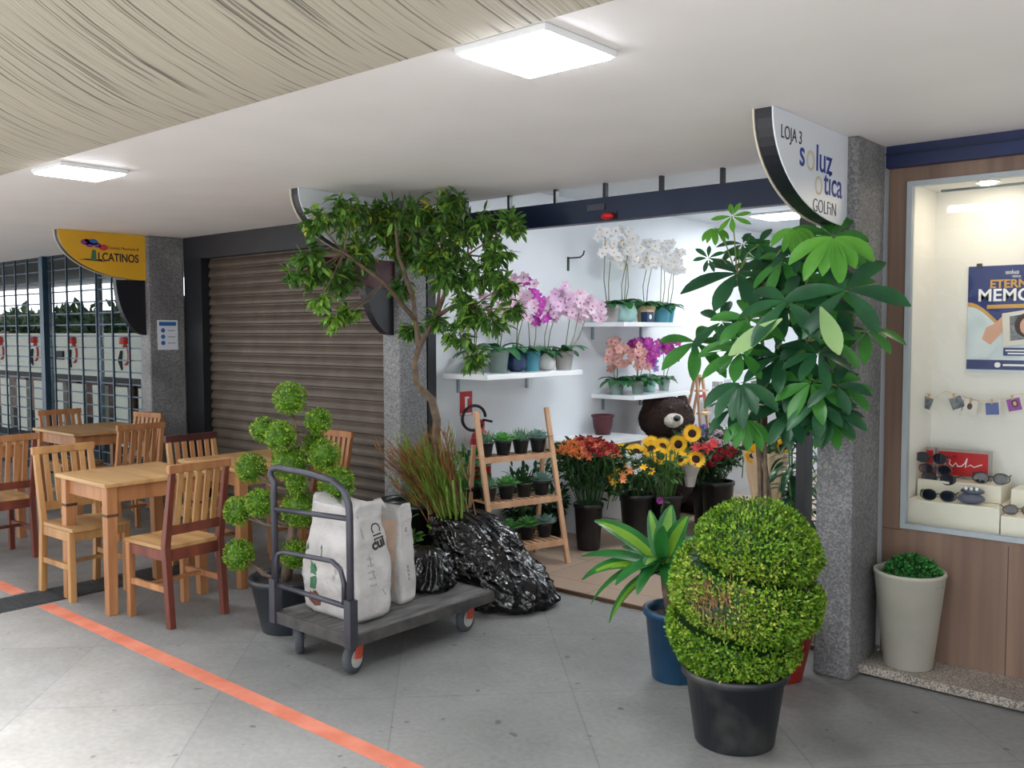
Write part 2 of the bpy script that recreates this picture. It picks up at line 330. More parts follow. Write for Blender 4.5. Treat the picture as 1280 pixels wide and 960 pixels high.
struct('ceiling_left', MB().box(-24, -7.6, 4.36, 7.5, 2.40, 2.75), 'charcoal_panel')
struct('wall_left', MB().box(-4.56, -4.45, 4.30, 9.6, 0, 2.6), 'white_wall')
struct('wall_back', MB().box(-4.5, -1.5, 9.6, 9.7, 0, 2.6), 'white_wall')
struct('wall_right', MB().box(-1.60, -1.50, 4.42, 9.6, 0, 2.6), 'white_wall')
struct('wall_side', MB().box(-7.75, -7.62, 4.44, 9.7, 0, 2.6), 'charcoal_panel')
struct('wall_behind_shutter', MB().box(-7.62, -4.56, 4.7, 4.8, 0, 2.6), 'charcoal_panel')
def pillar(x0, x1, y1):
    o = struct('pillar', MB().box(x0, x1, 3.995, y1, 0, 2.387), GRAN); bevel(o, .012, 2)
pillar(-1.652, -1.486, 4.33); pillar(-4.565, -4.402, 4.24); pillar(-7.76, -7.595, 4.33)
struct('lintel', MB().box(-4.44, -1.652, 4.30, 4.37, 2.172, 2.305), 'navy_metal')
mb = MB()
for x in (-4.12, -3.75, -3.39, -3.035, -2.668, -2.304, -1.95): mb.box(x-.009, x+.009, 4.31, 4.34, 2.305, 2.387)
struct('trim_4', mb, 'black_frame')
struct('trim_5', MB().box(-1.87, -1.82, 4.28, 4.36, .018, 2.172), 'black_frame')
struct('trim_6', MB().box(-1.745, -1.652, 4.30, 4.36, .018, 2.172), 'black_frame')
struct('trim_7', MB().box(-4.44, -4.40, 4.245, 4.32, .018, 2.172), 'black_frame')
struct('trim_8', MB().box(-7.595, -4.565, 4.33, 4.42, 2.195, 2.387), 'charcoal_panel')
struct('trim_9', MB().box(-7.595, -7.31, 4.33, 4.44, 0, 2.195), 'black_frame')
struct('trim_10', MB().box(-4.86, -4.565, 4.30, 4.44, 0, 2.195), 'laminate_brown')
# roller shutter: corrugated curtain of slats
sh = thing('roller_shutter', 'closed brown corrugated roller shutter behind the wooden tables', 'roller shutter', (-6.08, 4.42, 0))
mb = MB(); z = 0.06; x0, x1 = -1.23, 1.22
while z < 2.2:
    h = .082; pr = [(0, 0), (-.014, .002), (-.020, .010), (-.020, .03), (-.014, .05), (-.004, .068), (0, .074), (0, h)]
    for (a, b), (c, d) in zip(pr, pr[1:]): mb.add([(x0, a, z+b), (x1, a, z+b), (x1, c, z+d), (x0, c, z+d)], [(0, 1, 2, 3)])
    z += h
mb.build('slat_curtain', 'shutter_metal', sh); MB().box(x0, x1, -.03, .01, .0, .06).build('bottom_bar', 'shutter_metal', sh)
# optician shopfront on the right: laminate wall with an opening
YW = 4.38; GX0, GX1, GZ0, GZ1 = -1.403, 1.3, .640, 2.226
mb = MB(); mb.box(-1.486, GX0, YW, YW+.05, .05, 2.30); mb.box(GX0, 2.2, YW, YW+.05, .05, GZ0); mb.box(GX0, 2.2, YW, YW+.05, GZ1, 2.30); mb.box(GX1, 2.2, YW, YW+.05, GZ0, GZ1)
struct('wall_front', mb, 'laminate_brown')
mb = MB()
for x in (-.95, -.42, .1): mb.box(x-.0015, x+.0015, YW-.0015, YW, .05, GZ0-.02)
mb.box(-1.486, -1.403, YW-.0015, YW, GZ0-.012, GZ0-.009)
struct('trim_11', mb, 'wood_knot')
struct('trim_12', MB().box(-1.486, 2.2, 4.33, YW+.02, 2.29, 2.387), 'navy_bright')
struct('trim_13', MB().box(-1.486, 2.2, 4.322, 4.332, 2.345, 2.355), 'navy_metal')
struct('floor_step', MB().box(-1.52, 2.2, 4.11, YW+.05, .012, .05), STEPM)
struct('floor_step_gap_shade', MB().box(-1.50, 2.2, 4.14, YW+.05, 0, .013), 'black_frame')  # black block: shade of the open gap under the step, put in as colour
mb = MB(); t = .022
mb.box(GX0, GX0+t, YW-.012, YW+.03, GZ0, GZ1); mb.box(GX1-t, GX1, YW-.012, YW+.03, GZ0, GZ1); mb.box(GX0+t, GX1-t, YW-.012, YW+.03, GZ0, GZ0+t); mb.box(GX0+t, GX1-t, YW-.012, YW+.03, GZ1-t, GZ1)
struct('window_1', mb, 'aluminium')
struct('window_glass', MB().box(GX0+t, GX1-t, YW+.006, YW+.012, GZ0+t, GZ1-t), 'window_glass')
YB = 4.80
mb = MB(); mb.box(GX0-.01, GX0+.001, YW+.05, YB, GZ0-.2, GZ1+.02); mb.box(GX0, GX1, YB, YB+.02, GZ0-.2, GZ1+.02); mb.box(GX1-.001, GX1+.01, YW+.05, YB, GZ0-.2, GZ1+.02)
mb.box(GX0, GX1, YW+.05, YB, GZ1-.002, GZ1+.03); mb.box(GX0, GX1, YW+.05, YB, GZ0-.2, GZ0-.1)
struct('wall_niche', mb, 'niche_white')
# roofs and walls that close the building
struct('wall_upper', MB().box(-24, 8, .75, 9.8, 3.2, 6.0), 'ceiling_paint')
struct('ceiling_closure', MB().box(-7.6, 8, 4.36, 9.8, 2.76, 3.2), 'ceiling_paint')
struct('wall_end', MB().box(4.5, 4.7, 1.0, 4.4, 0, 2.4), 'white_wall')

# ------------------------------------------------------------------ drain, grille bay
dr = thing('drain_grate', 'dark metal slot drain crossing the pavement between the orange lines', 'drain', (-5.58, 1.5, 0))
MB().box(-.15, .15, -1.8, 1.7, 0, .003).build('frame', 'drain_metal', dr)
mb = MB(); y = -1.78
while y < 1.68: mb.box(-.13, .13, y, y+.012, .003, .007); y += .024
mb.build('slats', 'drain_metal', dr)
gr = thing('security_grille', 'dark blue-grey bar grille closing the leftmost shop bay', 'grille', (-10.4, 4.36, 0))
mb = MB()
for i in range(20): mb.bar((-5.4, 0, .10+i*.118), (2.62, 0, .10+i*.118), .014, .014)
mb.build('horizontal_bars', 'blue_grey_steel', gr)
mb = MB(); x = -5.3
while x < 2.6: mb.box(x-.009, x+.009, -.02, -.004, 0, 2.385); x += .335
mb.build('vertical_bars', 'blue_grey_steel', gr)
for x in (-3.2, -.13, 2.4): MB().box(x-.04, x+.04, -.06, -.0, 0, 2.385).build('post', 'blue_grey_steel', gr)
for x in (-11.9, -10.55, -9.55):
    p = MB().tube([(0, 0, 0), (0, 0, 2.4)], .035, 10).build('white_post', 'galvanized', smooth=True, loc=(x, 4.95, 0)); tag(p, {-11.9: 'pale round post behind the grille, leftmost of three', -10.55: 'pale round post behind the grille, middle of three', -9.55: 'pale round post behind the grille, nearest the yellow sign'}[x], 'post')
pc = MB().box(-8.02, -7.80, 4.42, 4.6, 0, 1.56).build('side_wall_stub', 'parapet_white'); tag(pc, 'pale green low pier between the grille and the grey pillar', 'pier')
pa = thing('low_wall', 'white low wall with red figures seen behind the grille', 'wall', (-12.6, 5.6, 0))
MB().box(-6, 3.9, 0, .08, .98, 1.545).build('panel', 'parapet_white', pa)
for i, x in enumerate((-2.6, -1.35, -.1, 1.35, 2.75)):
    mb = MB(); mb.lathe([(.001, 0), (.07, .01), (.06, .09), (.001, .1)], (x, -.015, 1.40), 10)
    pts = [(x+.08*math.cos(a), -.012, 1.27+.12*math.sin(a)) for a in [k*.35-1.6 for k in range(12)]]; mb.tube(pts, .014, 5)
    mb.build('red_figure', 'ink_red', pa)
    MB().tube([(x-.1, -.01, 1.32), (x-.14, -.01, 1.2), (x-.10, -.01, 1.08)], [.02, .035, .012], 5).build('dark_figure', 'print_black', pa)
MB().box(-.62, -.42, -.03, 0, 1.18, 1.30).build('meter_box', 'print_black', pa)
MB().box(-6, 3.9, 0, .06, .90, .98).build('base_rail', 'print_black', pa)
mb = MB()
for i in range(16): mb.box(-5.8+i*.62, -5.8+i*.62+.34, 0, .05, .1, .86)
mb.build('lower_boards', 'parapet_white', pa)
struct('wall_courtyard', MB().box(-24, -7.75, 7.7, 7.8, 0, 1.95), 'street_brown')
def leaves_blob(mb, c, r, n, L, W, rr=rnd, sc=(1, 1, 1), inner=.75, out=.55, mi=None, droop=.0):
    for _ in range(n):
        d = rdir(rr); k = inner + (1-inner)*rr.random(); p = Vector((c[0]+d.x*r*k*sc[0], c[1]+d.y*r*k*sc[1], c[2]+d.z*r*k*sc[2]))
        dd = (d*out + rdir(rr)*(1-out) + Vector((0, 0, -droop))).normalized()
        if mi: mb.cur = rr.choice(mi)
        mb.leaf(p, dd, rdir(rr), L*rr.uniform(.7, 1.25), W*rr.uniform(.8, 1.2), curl=.15)
for i, (x, y, r, m_) in enumerate(((-16.2, 7.2, .6, 'street_green'), (-14.2, 7.2, .6, 'street_green'), (-12.2, 7.2, .6, 'street_brown'), (-18.4, 7.2, .6, 'street_green'))):
    mb = MB(); mb.ball((0, 0, 1.55), r*.55, 10, 8, (1.3, .5, .8), .5); leaves_blob(mb, (0, 0, 1.6), r, 260, .2, .1, sc=(1.4, .5, .75), inner=.4)
    s = MB().tube([(0, 0, 0), (0, 0, 1.4)], .04, 6)
    t_ = thing('courtyard_shrub', ['green shrub beyond the low white wall, second from left', 'green shrub beyond the white wall near the yellow sign', 'brownish shrub beyond the white wall beside the dark blade', 'green shrub beyond the white wall, farthest left'][i], 'shrub', (x, y, 0)); mb.build('foliage', m_, t_); s.build('stem', 'bark', t_)

# ------------------------------------------------------------------ lamps in the ceiling
def ceiling_lamp(x, y, z, label, m_='lamp_white', s=.16, d=.028, group=None):
    t_ = thing('ceiling_light', label, 'ceiling light', (x, y, z), 0, group)
    o = MB().box(-s-.012, s+.012, -s-.012, s+.012, -d*.75, 0).build('frame', 'white_plastic', t_); bevel(o, .004)
    bevel(MB().box(-s, s, -s, s, -d, -d*.75+.0).build('diffuser', m_, t_), .004)
    return t_
ceiling_lamp(-1.76, 2.15, 2.387, 'square white LED panel on the corridor ceiling, nearest the camera')
ceiling_lamp(-4.80, 2.17, 2.387, 'square white LED panel on the corridor ceiling, far left')
for i, (x, y) in enumerate(((-3.62, 7.9), (-3.1, 5.0), (-2.6, 8.6), (-2.4, 6.6))):
    ceiling_lamp(x, y, 2.6, ['bright square panel light in the flower shop ceiling seen beside the hanging white sign', 'panel light inside the flower shop above the sunflowers', 'rear panel light on the flower shop ceiling', 'panel light above the middle of the flower shop floor'][i], 'lamp_shop', .2)

# ------------------------------------------------------------------ blade signs hanging at the pillars
def quarter(L, H, n=18, top=0.0):
    # local (a = away from pillar, b = down): straight top, curved free edge bulging out and down
    return [(0, 0), (L, 0)] + [(L*math.cos(t)**.92 if math.cos(t) > 0 else 0, -H*math.sin(t)**.95) for t in [PI/2*i/n for i in range(1, n)]] + [(0, -H)]
def blade(x, label, face, lw, face_parts):
    s = thing('hanging_sign', label, 'sign', (x, 3.995, 2.386))
    L, H = .735, .385
    o = MB().prism(quarter(L-.008, H-.006), (-.035, 0, 0), (0, -1, 0), (0, 0, 1), -.07).build('sign_body', 'sign_black', s)
    MB().prism(quarter(L, H), (.036, 0, 0), (0, -1, 0), (0, 0, 1), -.006).build('front_panel', face, s)
    MB().prism(quarter(L, H), (-.042, 0, 0), (0, -1, 0), (0, 0, 1), -.006).build('back_panel', 'sign_cream', s)
    face_parts(s, .0425); return s
UX, UY = (0, 1, 0), (0, 0, 1)
def f3(s, x):
    text('lettering', 'LOJA 3', .072, 'ink_black', s, (x, -.67, -.105), UX, UY, sx=.9)
    text('lettering', 's', .15, 'ink_navy', s, (x, -.50, -.185), UX, UY, sx=.95, bold=.001); text('lettering', 'o', .18, 'ink_beige', s, (x, -.438, -.195), UX, UY, sx=.95, bold=-.002)
    text('lettering', 'luz', .15, 'ink_navy', s, (x, -.342, -.185), UX, UY, sx=1.0, bold=.001)
    text('lettering', 'o', .17, 'ink_beige', s, (x, -.352, -.282), UX, UY, sx=.95, bold=-.002); text('lettering', 'tica', .145, 'ink_navy', s, (x, -.255, -.270), UX, UY, sx=.95, bold=.001)
    text('lettering', 'GOLFiN', .078, 'ink_black', s, (x, -.365, -.352), UX, UY, sx=.9, bold=-.001)
blade(-1.575, 'white quarter-round hanging sign reading LOJA 3 soluz otica', 'sign_white', 0, f3)
def f1(s, x):
    text('lettering', 'LCATINOS', .095, 'ink_black', s, (x, -.415, -.235), UX, UY, sx=.78, bold=.002)
    text('lettering', 'Comida Mexicana &', .034, 'ink_black', s, (x, -.335, -.135), UX, UY, sx=1.0, shear=.2)
    MB().prism([(-.58, -.235), (-.50, -.225), (-.40, -.228), (-.34, -.245), (-.46, -.24)], (x, 0, 0), UX, UY, .001).build('emblem_ground', 'print_black', s)
    MB().prism([(-.475, -.235), (-.46, -.15), (-.43, -.15), (-.425, -.235)], (x, 0, 0), UX, UY, .0015).build('emblem_trunk', 'print_green', s)
    for a, b, r, m_ in ((-.515, -.09, .035, 'ink_purple'), (-.48, -.11, .03, 'ink_purple'), (-.45, -.085, .036, 'ink_blue'), (-.415, -.11, .03, 'ink_purple'), (-.365, -.125, .035, 'ink_red'), (-.50, -.075, .02, 'ink_red')):
        MB().prism([(a+r*math.cos(t)*1.1, b+r*.7*math.sin(t)) for t in [2*PI*i/12 for i in range(12)]], (x, 0, 0), UX, UY, .0018).build('emblem_crown', m_, s)
blade(-7.68, 'yellow quarter-round hanging sign with a tree emblem', 'sign_yellow', 0, f1)
def f2(s, x): text('lettering', 'Papil', .10, 'print_grey', s, (x, -.60, -.21), UX, UY, sx=1.25, shear=.35, bold=-.001)
blade(-4.485, 'white quarter-round hanging sign half hidden by the tree leaves', 'sign_white', 0, f2)
for x, lb in ((-7.68, 'black curved sign panel below the yellow hanging sign'), (-4.485, 'black curved sign panel below the leaf-covered white sign')):
    o = MB().prism([(0, 0), (.26, 0)] + [(.26*math.cos(t), -.47*math.sin(t)**1.1) for t in [PI/2*i/12 for i in range(1, 12)]] + [(0, -.47)], (x-.03, 3.995, 2.0), (0, -1, 0), (0, 0, 1), -.06).build('hanging_sign', 'sign_black'); tag(o, lb, 'sign')
o = MB().box(-4.50, -4.44, 3.36, 3.995, 1.83, 1.997).build('hanging_sign', 'sign_maroon'); tag(o, 'maroon band panel hanging below the white sign among the leaves', 'sign')
n_ = thing('wall_notice', 'small white and blue instruction notice fixed to the grey pillar', 'notice', (-7.594, 4.16, 1.53))
MB().box(0, .004, -.095, .095, -.13, .13).build('sheet', 'sign_white', n_); MB().box(.004, .005, -.08, .08, .08, .115).build('header', 'ink_blue', n_)
for k in range(3):
    MB().lathe([(.02, 0), (.02, .001)], (.0045, -.045, .04-.055*k), 12, axis=(1, 0, 0)).build('pictogram', 'ink_blue', n_); MB().box(.004, .005, 0, .07, .035-.055*k, .042-.055*k).build('text_line', 'print_grey', n_)
# siren and plate on the beam
t_ = thing('alarm_beacon', 'small red beacon on the navy beam over the flower shop', 'beacon', (-2.99, 4.30, 2.195)); MB().ball((0, -.02, 0), .045, 12, 8, (1, .6, .45)).build('dome', 'case_red', t_, True); MB().box(-.05, .05, -.006, 0, -.02, .025).build('bracket', 'black_frame', t_)
o = MB().box(-3.14, -3.02, 4.293, 4.30, 2.235, 2.27).build('beam_plate', 'grey_steel'); tag(o, 'small grey plate screwed on the navy beam', 'plate')

# ------------------------------------------------------------------ contents of the optician's showcase
K = 4.38/4.3
def plinth(x0, x1, y0, y1, z0, z1, lb, m_='niche_step'):
    o = MB().box(x0, x1, y0, y1, z0, z1).build('display_plinth', m_); bevel(o, .003); tag(o, lb, 'plinth'); return o
plinth(-1.395, -1.005, 4.45, 4.79, GZ0-.099, .765, 'long white display plinth at the left of the showcase'); plinth(-1.0, .6, 4.45, 4.79, GZ0-.099, .735, 'lower white display plinth at the right edge of the showcase')
plinth(-1.395, -1.03, 4.58, 4.785, .766, .845, 'raised white block holding the red case in the showcase'); plinth(-.995, -.6, 4.60, 4.785, .736, .835, 'raised cream block at the right edge of the showcase')
rc = thing('display_case', 'red framed display plate with white script in the showcase', 'display', (-1.225, 4.70, .846))
MB().box(-.125, .125, 0, .015, 0, .14).build('frame', 'stone_grey', rc); MB().box(-.11, .11, -.004, 0, .014, .126).build('red_panel', 'case_red', rc)
mb = MB(); pts = [(-.08, 0, .06), (-.07, 0, .09), (-.055, 0, .085), (-.06, 0, .07), (-.045, 0, .055), (-.03, 0, .075), (-.02, 0, .058), (-.005, 0, .06), (.01, 0, .075), (.02, 0, .1), (.012, 0, .055), (.035, 0, .07), (.05, 0, .06), (.085, 0, .075)]
mb.tube([(a, -.006, c) for a, b, c in pts], .0025, 4); mb.build('script', 'ink_white', rc)
rc2 = thing('display_case', 'red plate cut off by the left frame of the showcase', 'display', (-1.405, 4.70, .846)); MB().box(.012, .06, 0, .015, 0, .14).build('frame', 'stone_grey', rc2); MB().box(.014, .046, -.004, 0, .014, .126).build('red_panel', 'case_red', rc2)
def sunglasses(x, y, z, rz, fm, lb, stand=None, sc=1.0):
    s = thing('sunglasses', lb, 'sunglasses', (x, y, z), rz); s.scale = (sc,)*3
    mb = MB()
    for sx in (-1, 1):
        c = sx*.034; ring = [(c + .028*math.cos(t)*(1.05 + .12*sx*math.cos(t)), 0, .022 + .021*math.sin(t)) for t in [2*PI*i/16 for i in range(17)]]
        mb.tube(ring, .003, 6, False); mb.tube([(sx*.066, 0, .034), (sx*.068, .05, .034), (sx*.064, .12, .018)], .0025, 5)
    mb.tube([(-.008, 0, .026), (0, -.002, .03), (.008, 0, .026)], .0025, 5); mb.build('frame', fm, s, True)
    for sx in (-1, 1):
        c = sx*.034; MB().prism([(c+.026*math.cos(t)*1.05, .022+.019*math.sin(t)) for t in [2*PI*i/16 for i in range(16)]], (0, .0, 0), (1, 0, 0), (0, 0, 1), -.0015).build('lens', 'lens_dark', s)
    return s
# stand rack carrying three pairs
st = thing('eyewear_stand', 'clear rod stand carrying stacked sunglasses at the left of the showcase', 'stand', (-1.315, 4.60, .766))
MB().tube([(0, .02, 0), (0, .02, .20)], .006, 8).build('rod', 'acrylic', st); MB().lathe([(.04, 0), (.04, .006)], (0, .02, 0), 16).build('base', 'acrylic', st)
for k, zz in enumerate((.155, .105, .06)): MB().bar((-.05, .0, zz), (.05, 0, zz), .012, .006).build('arm', 'acrylic', st)
sunglasses(-1.335, 4.585, .925, -.1, 'sunglass_black', 'black sunglasses on the top arm of the clear stand', sc=1.1)
sunglasses(-1.315, 4.585, .872, .0, 'sunglass_tort', 'reddish brown sunglasses in the middle of the clear stand', sc=1.1)
sunglasses(-1.30, 4.585, .828, -.1, 'sunglass_black', 'round dark blue lens sunglasses on the lowest arm of the stand', sc=1.15)
sunglasses(-1.27, 4.48, .766, .1, 'sunglass_green', 'dark green sunglasses lying on the white plinth', sc=1.15)
sunglasses(-1.085, 4.63, .846, .15, 'sunglass_black', 'black sunglasses on the raised block right of the red case', sc=1.15)
sunglasses(-.94, 4.52, .736, .4, 'sunglass_tort', 'sunglasses cut off by the right edge of the picture')
cs = thing('glasses_case', 'grey clam-shell glasses case open on the white plinth', 'case', (-1.135, 4.50, .766), .1)
MB().ball((0, 0, .024), .05, 20, 10, (1.15, .7, .5)).build('lower_shell', 'case_grey', cs, True); MB().ball((.004, .012, .056), .046, 20, 10, (1.1, .7, .35)).build('lid', 'case_grey', cs, True)
for k in range(3): MB().ball((-.02+.022*k, -.015, .07), .008, 8, 6).build('stud', 'white_gloss', cs, True)
rd = MB().tube([(-1.30, 4.52, 2.19), (.9, 4.52, 2.19)], .006, 8).build('curtain_rod', 'galvanized', smooth=True); tag(rd, 'thin metal rod under the showcase ceiling', 'rod')
def downlight(x, lb):
    t_ = thing('downlight', lb, 'downlight', (x, 4.58, GZ1-.003)); MB().lathe([(.05, -.006), (.05, 0)], (0, 0, 0), 24).build('ring', 'white_plastic', t_); MB().lathe([(.034, -.009), (.034, -.006)], (0, 0, 0), 24).build('lens', 'lamp_warm', t_)
downlight(-1.12, 'round warm downlight glowing in the showcase ceiling'); downlight(-.5, 'second round downlight beyond the right edge of the picture')
# poster on the back wall of the niche
po = thing('poster', 'navy and white poster reading ETERNIZE MEMORIAS on the showcase back wall', 'poster', (-1.275, YB-.004, 1.335))
PW, PH = .46, .545
po.location.x += .03; po.location.z += .02; po.scale = (.94, 1, .92)
MB().box(0, PW, -.003, 0, 0, PH).build('sheet', 'poster_pale', po)
def flat(name, pts, m_, lvl): return MB().prism(pts, (0, -.003-.0006*lvl, 0), (1, 0, 0), (0, 0, 1), .0006).build(name, m_, po)
cur = [(t*PW/20*1.0, .36 - .17*math.sin(min(1, t/11)*PI/2)**2 + (.0 if t < 12 else .03*(t-12)/8)) for t in range(21)]
flat('gold_wave', [(a, b-.022) for a, b in cur] + [(PW, PH), (0, PH)], 'ink_gold', 1); flat('navy_field', cur + [(PW, PH), (0, PH)], 'poster_navy', 2)
flat('navy_strip', [(0, .012), (PW, .012), (PW, .062), (0, .062)], 'poster_navy', 2)
flat('sleeve', [(0, .07), (.10, .07), (.16, .16), (.10, .27), (.02, .22)], 'poster_pale', 3); flat('hand', [(.07, .17), (.11, .14), (.16, .20), (.19, .26), (.16, .285), (.13, .25), (.09, .23)], 'skin', 4)
flat('printed_photo_border', [(.17, .13), (.42, .17), (.41, .34), (.16, .30)], 'photo_paper', 5); flat('printed_photo', [(.20, .16), (.36, .185), (.355, .31), (.195, .285)], 'photo_dark', 6)
def ell(cx, cy, a, b, n=18): return [(cx+a*math.cos(2*PI*i/n), cy+b*math.sin(2*PI*i/n)) for i in range(n)]
flat('printed_hair', ell(.275, .24, .058, .062), 'hair_brown', 7); flat('printed_face', ell(.275, .235, .033, .044), 'skin', 8); flat('printed_smile', ell(.275, .218, .014, .005), 'ink_white', 9)
flat('printed_caption', [(.17, .085), (.40, .085), (.40, .125), (.17, .125)], 'poster_navy', 5)
for a, s_, z_, m_, sx in ((.10, 'ETERNIZE', .432, 'ink_gold', 1.0), (.045, 'MEMÓRIAS', .365, 'ink_white', 1.0)):
    text('lettering', s_, .058 if a > .06 else .088, m_, po, (a, -.006, z_), (1, 0, 0), (0, 0, 1), ext=.0006, sx=sx, bold=.0016)
flat('gold_band', [(.09, .325), (.40, .33), (.40, .35), (.09, .345)], 'ink_gold', 4)
text('lettering', 'soluz', .03, 'ink_white', po, (.17, -.006, .50), (1, 0, 0), (0, 0, 1), ext=.0006); text('lettering', 'ótica', .02, 'ink_white', po, (.20, -.006, .482), (1, 0, 0), (0, 0, 1), ext=.0006)
MB().lathe([(.014, 0), (.014, .001)], (.145, -.005, .037), 14, axis=(0, -1, 0)).build('round_icon', 'ink_white', po)
mb = MB(); mb.box(.17, .32, -.006, -.005, .032, .042); mb.box(.18, .39, -.0075, -.0065, .108, .115); mb.box(.19, .38, -.0075, -.0065, .093, .1); mb.build('small_print', 'ink_white', po)
for a in (.05,): MB().box(a-.012, a+.012, -.01, 0, PH-.008, PH+.014).build('clip', 'print_black', po)
# string of little photos
strg = MB().tube([(-1.40, 4.70, 1.245), (-1.36, 4.70, 1.225), (-1.31, 4.70, 1.262), (-1.25, 4.70, 1.245), (-1.19, 4.70, 1.225), (-1.12, 4.70, 1.222), (-1.06, 4.70, 1.235), (-1.0, 4.70, 1.26), (-.85, 4.70, 1.27)], .0015, 4).build('photo_string', 'kraft_paper'); tag(strg, 'thin string carrying small photos across the showcase', 'string')
for i, (x, z_, r_, m_, lb) in enumerate(((-1.385, 1.235, -.35, 'photo_dark', 'small dark photo clipped to the string, leftmost at the frame'), (-1.27, 1.240, .4, 'photo_dark', 'small tilted grey photo hanging second on the string'), (-1.195, 1.222, -.15, 'photo_paper', 'small white photo with a maroon figure on the string'),
                                      (-1.105, 1.222, .08, 'photo_blue', 'small photo with a blue lower half on the string'), (-1.02, 1.245, .25, 'photo_purple', 'small purple photo of a dark-haired person on the string'))):
    t_ = thing('small_photo', lb, 'photo', (x, 4.695, z_)); t_.rotation_euler = (0, r_*-1, 0)
    MB().box(-.033, .033, -.003, 0, -.075, 0).build('print', 'photo_paper', t_)
    MB().box(-.028, .028, -.0045, -.003, -.062, -.006).build('picture', m_, t_)
    if i == 2: MB().ball((.0, -.004, -.028), .014, 8, 6, (1, .1, 1.2)).build('figure', 'burgundy', t_)
    if i == 4: MB().ball((.004, -.005, -.03), .014, 10, 6, (1, .1, 1.3)).build('hair', 'hair_brown', t_); MB().ball((.004, -.006, -.03), .008, 10, 6, (1, .1, 1.3)).build('face', 'skin', t_)
    MB().box(-.004, .004, -.008, .002, -.012, .012).build('peg', 'wood_pine', t_)
from mathutils.bvhtree import BVHTree
def stick(ob, target, direction, off=.0015):
    bv = BVHTree.FromPolygons([v.co.copy() for v in target.data.vertices], [tuple(p.vertices) for p in target.data.polygons]); d = Vector(direction)
    for v in ob.data.vertices:
        h = bv.ray_cast(v.co - d*.6, d)
        if h[0] is not None: v.co = h[0] - d*off
# ------------------------------------------------------------------ wooden tables and chairs
def make_chair(label, loc, rz, frame='wood_honey', slat='wood_honey', seat='wood_honey_flat', rail=None, front=None, group='wooden dining chairs'):
    c = thing('dining_chair', label, 'chair', loc, math.radians(rz), None); rail = rail or frame; front = front or slat
    W, D, S, Hh = .37, .36, .43, .865
    hw, hd = W/2, D/2
    mb = MB(); mb.box(-hd-.005, hd+.02, -hw+.01, hw-.01, S-.02, S)
    for k in range(1, 4): mb.box(-hd+.0, hd+.021, -hw+k*W/4-.0015, -hw+k*W/4+.0015, S-.0005, S+.0006)
    bevel(mb.build('seat', seat, c), .005)
    for s in (-1, 1):
        mb = MB(); y = s*(hw-.02); mb.bar((-hd-.035, y, 0), (-hd, y, S), .036, .04, (1, 0, 0)); mb.bar((-hd, y, S-.005), (-hd-.075, y, Hh-.03), .036, .04, (1, 0, 0), .03, .026)
        bevel(mb.build('rear_leg', frame, c), .003)
        bevel(MB().bar((hd-.02, y, 0), (hd-.02, y, S-.02), .036, .036, (1, 0, 0)).build('front_leg', front, c), .003)
        MB().bar((-hd, y, S-.05), (hd-.03, y, S-.05), .018, .055).build('side_apron', frame, c)
        MB().bar((-hd-.015, y, .2), (hd-.03, y, .2), .018, .032).build('stretcher', front, c)
    MB().bar((0, -hw+.03, .2), (0, hw-.03, .2), .032, .018).build('cross_stretcher', front, c)
    MB().bar((-hd, -hw+.03, S-.05), (-hd, hw-.03, S-.05), .02, .06).build('rear_apron', frame, c); MB().bar((hd-.02, -hw+.03, S-.05), (hd-.02, hw-.03, S-.05), .02, .055).build('front_apron', frame, c)
    xl, xt = -hd-.018, -hd-.07
    bevel(MB().bar((xt-.004, -hw-.005, Hh-.02), (xt-.004, hw+.005, Hh-.02), .03, .045).build('top_rail', rail, c), .004)
    MB().bar((xl, -hw+.03, S+.085), (xl, hw-.03, S+.085), .02, .05).build('lower_rail', frame, c)
    for k in range(5):
        y = -hw+.075+k*(W-.15)/4; MB().bar((xl, y, S+.10), (xt, y, Hh-.035), .03, .012, (1, 0, 0)).build('slat', slat, c)
    return c
def table(label, x0, x1, y0, y1, legm='wood_orange', top='wood_honey_flat', band=False):
    t_ = thing('dining_table', label, 'table', ((x0+x1)/2, (y0+y1)/2, 0)); hx, hy, Z = (x1-x0)/2, (y1-y0)/2, .735
    mb = MB(); mb.box(-hx, hx, -hy, hy, Z-.024, Z)
    bevel(mb.build('table_top', top, t_), .005)
    for sx in (-1, 1):
        MB().box(sx*(hx-.06)-.01, sx*(hx-.06)+.01, -hy+.07, hy-.07, Z-.115, Z-.024).build('apron', legm, t_); MB().box(-hx+.07, hx-.07, sx*(hy-.055)-.01, sx*(hy-.055)+.01, Z-.115, Z-.024).build('apron', legm, t_)
        for sy in (-1, 1):
            a, b = sx*(hx-.058), sy*(hy-.053); l = MB().bar((a*1.03, b*1.03, 0), (a, b, Z-.024), .052, .052, (1, 0, 0), .062, .062).build('leg', legm, t_); bevel(l, .004)
            if band: MB().box(a-.0325, a+.0325, b-.0325, b+.0325, .545, .56).build('dark_band', 'wood_knot', l)
    return t_
table('honey wood square table nearest the camera with dark bands on its legs', -5.50, -4.88, 2.29, 2.93, band=True)
table('wooden table behind the cloud-pruned bonsai', -5.50, -4.80, 3.06, 3.78)
table('farthest wooden table in front of the barred grille', -8.30, -7.50, 3.28, 4.02)
table('wooden table cut off by the left edge of the picture', -8.0, -7.3, 2.2, 2.85)
make_chair('two-tone chair with red-brown posts and pale slats, nearest the camera', (-4.685, 2.575, 0), 184, 'wood_red', 'wood_honey', rail='wood_orange', front='wood_orange')
make_chair('pale honey wood chair on the far left side of the nearest table', (-5.50, 2.46, 0), 2, 'wood_honey', 'wood_honey')
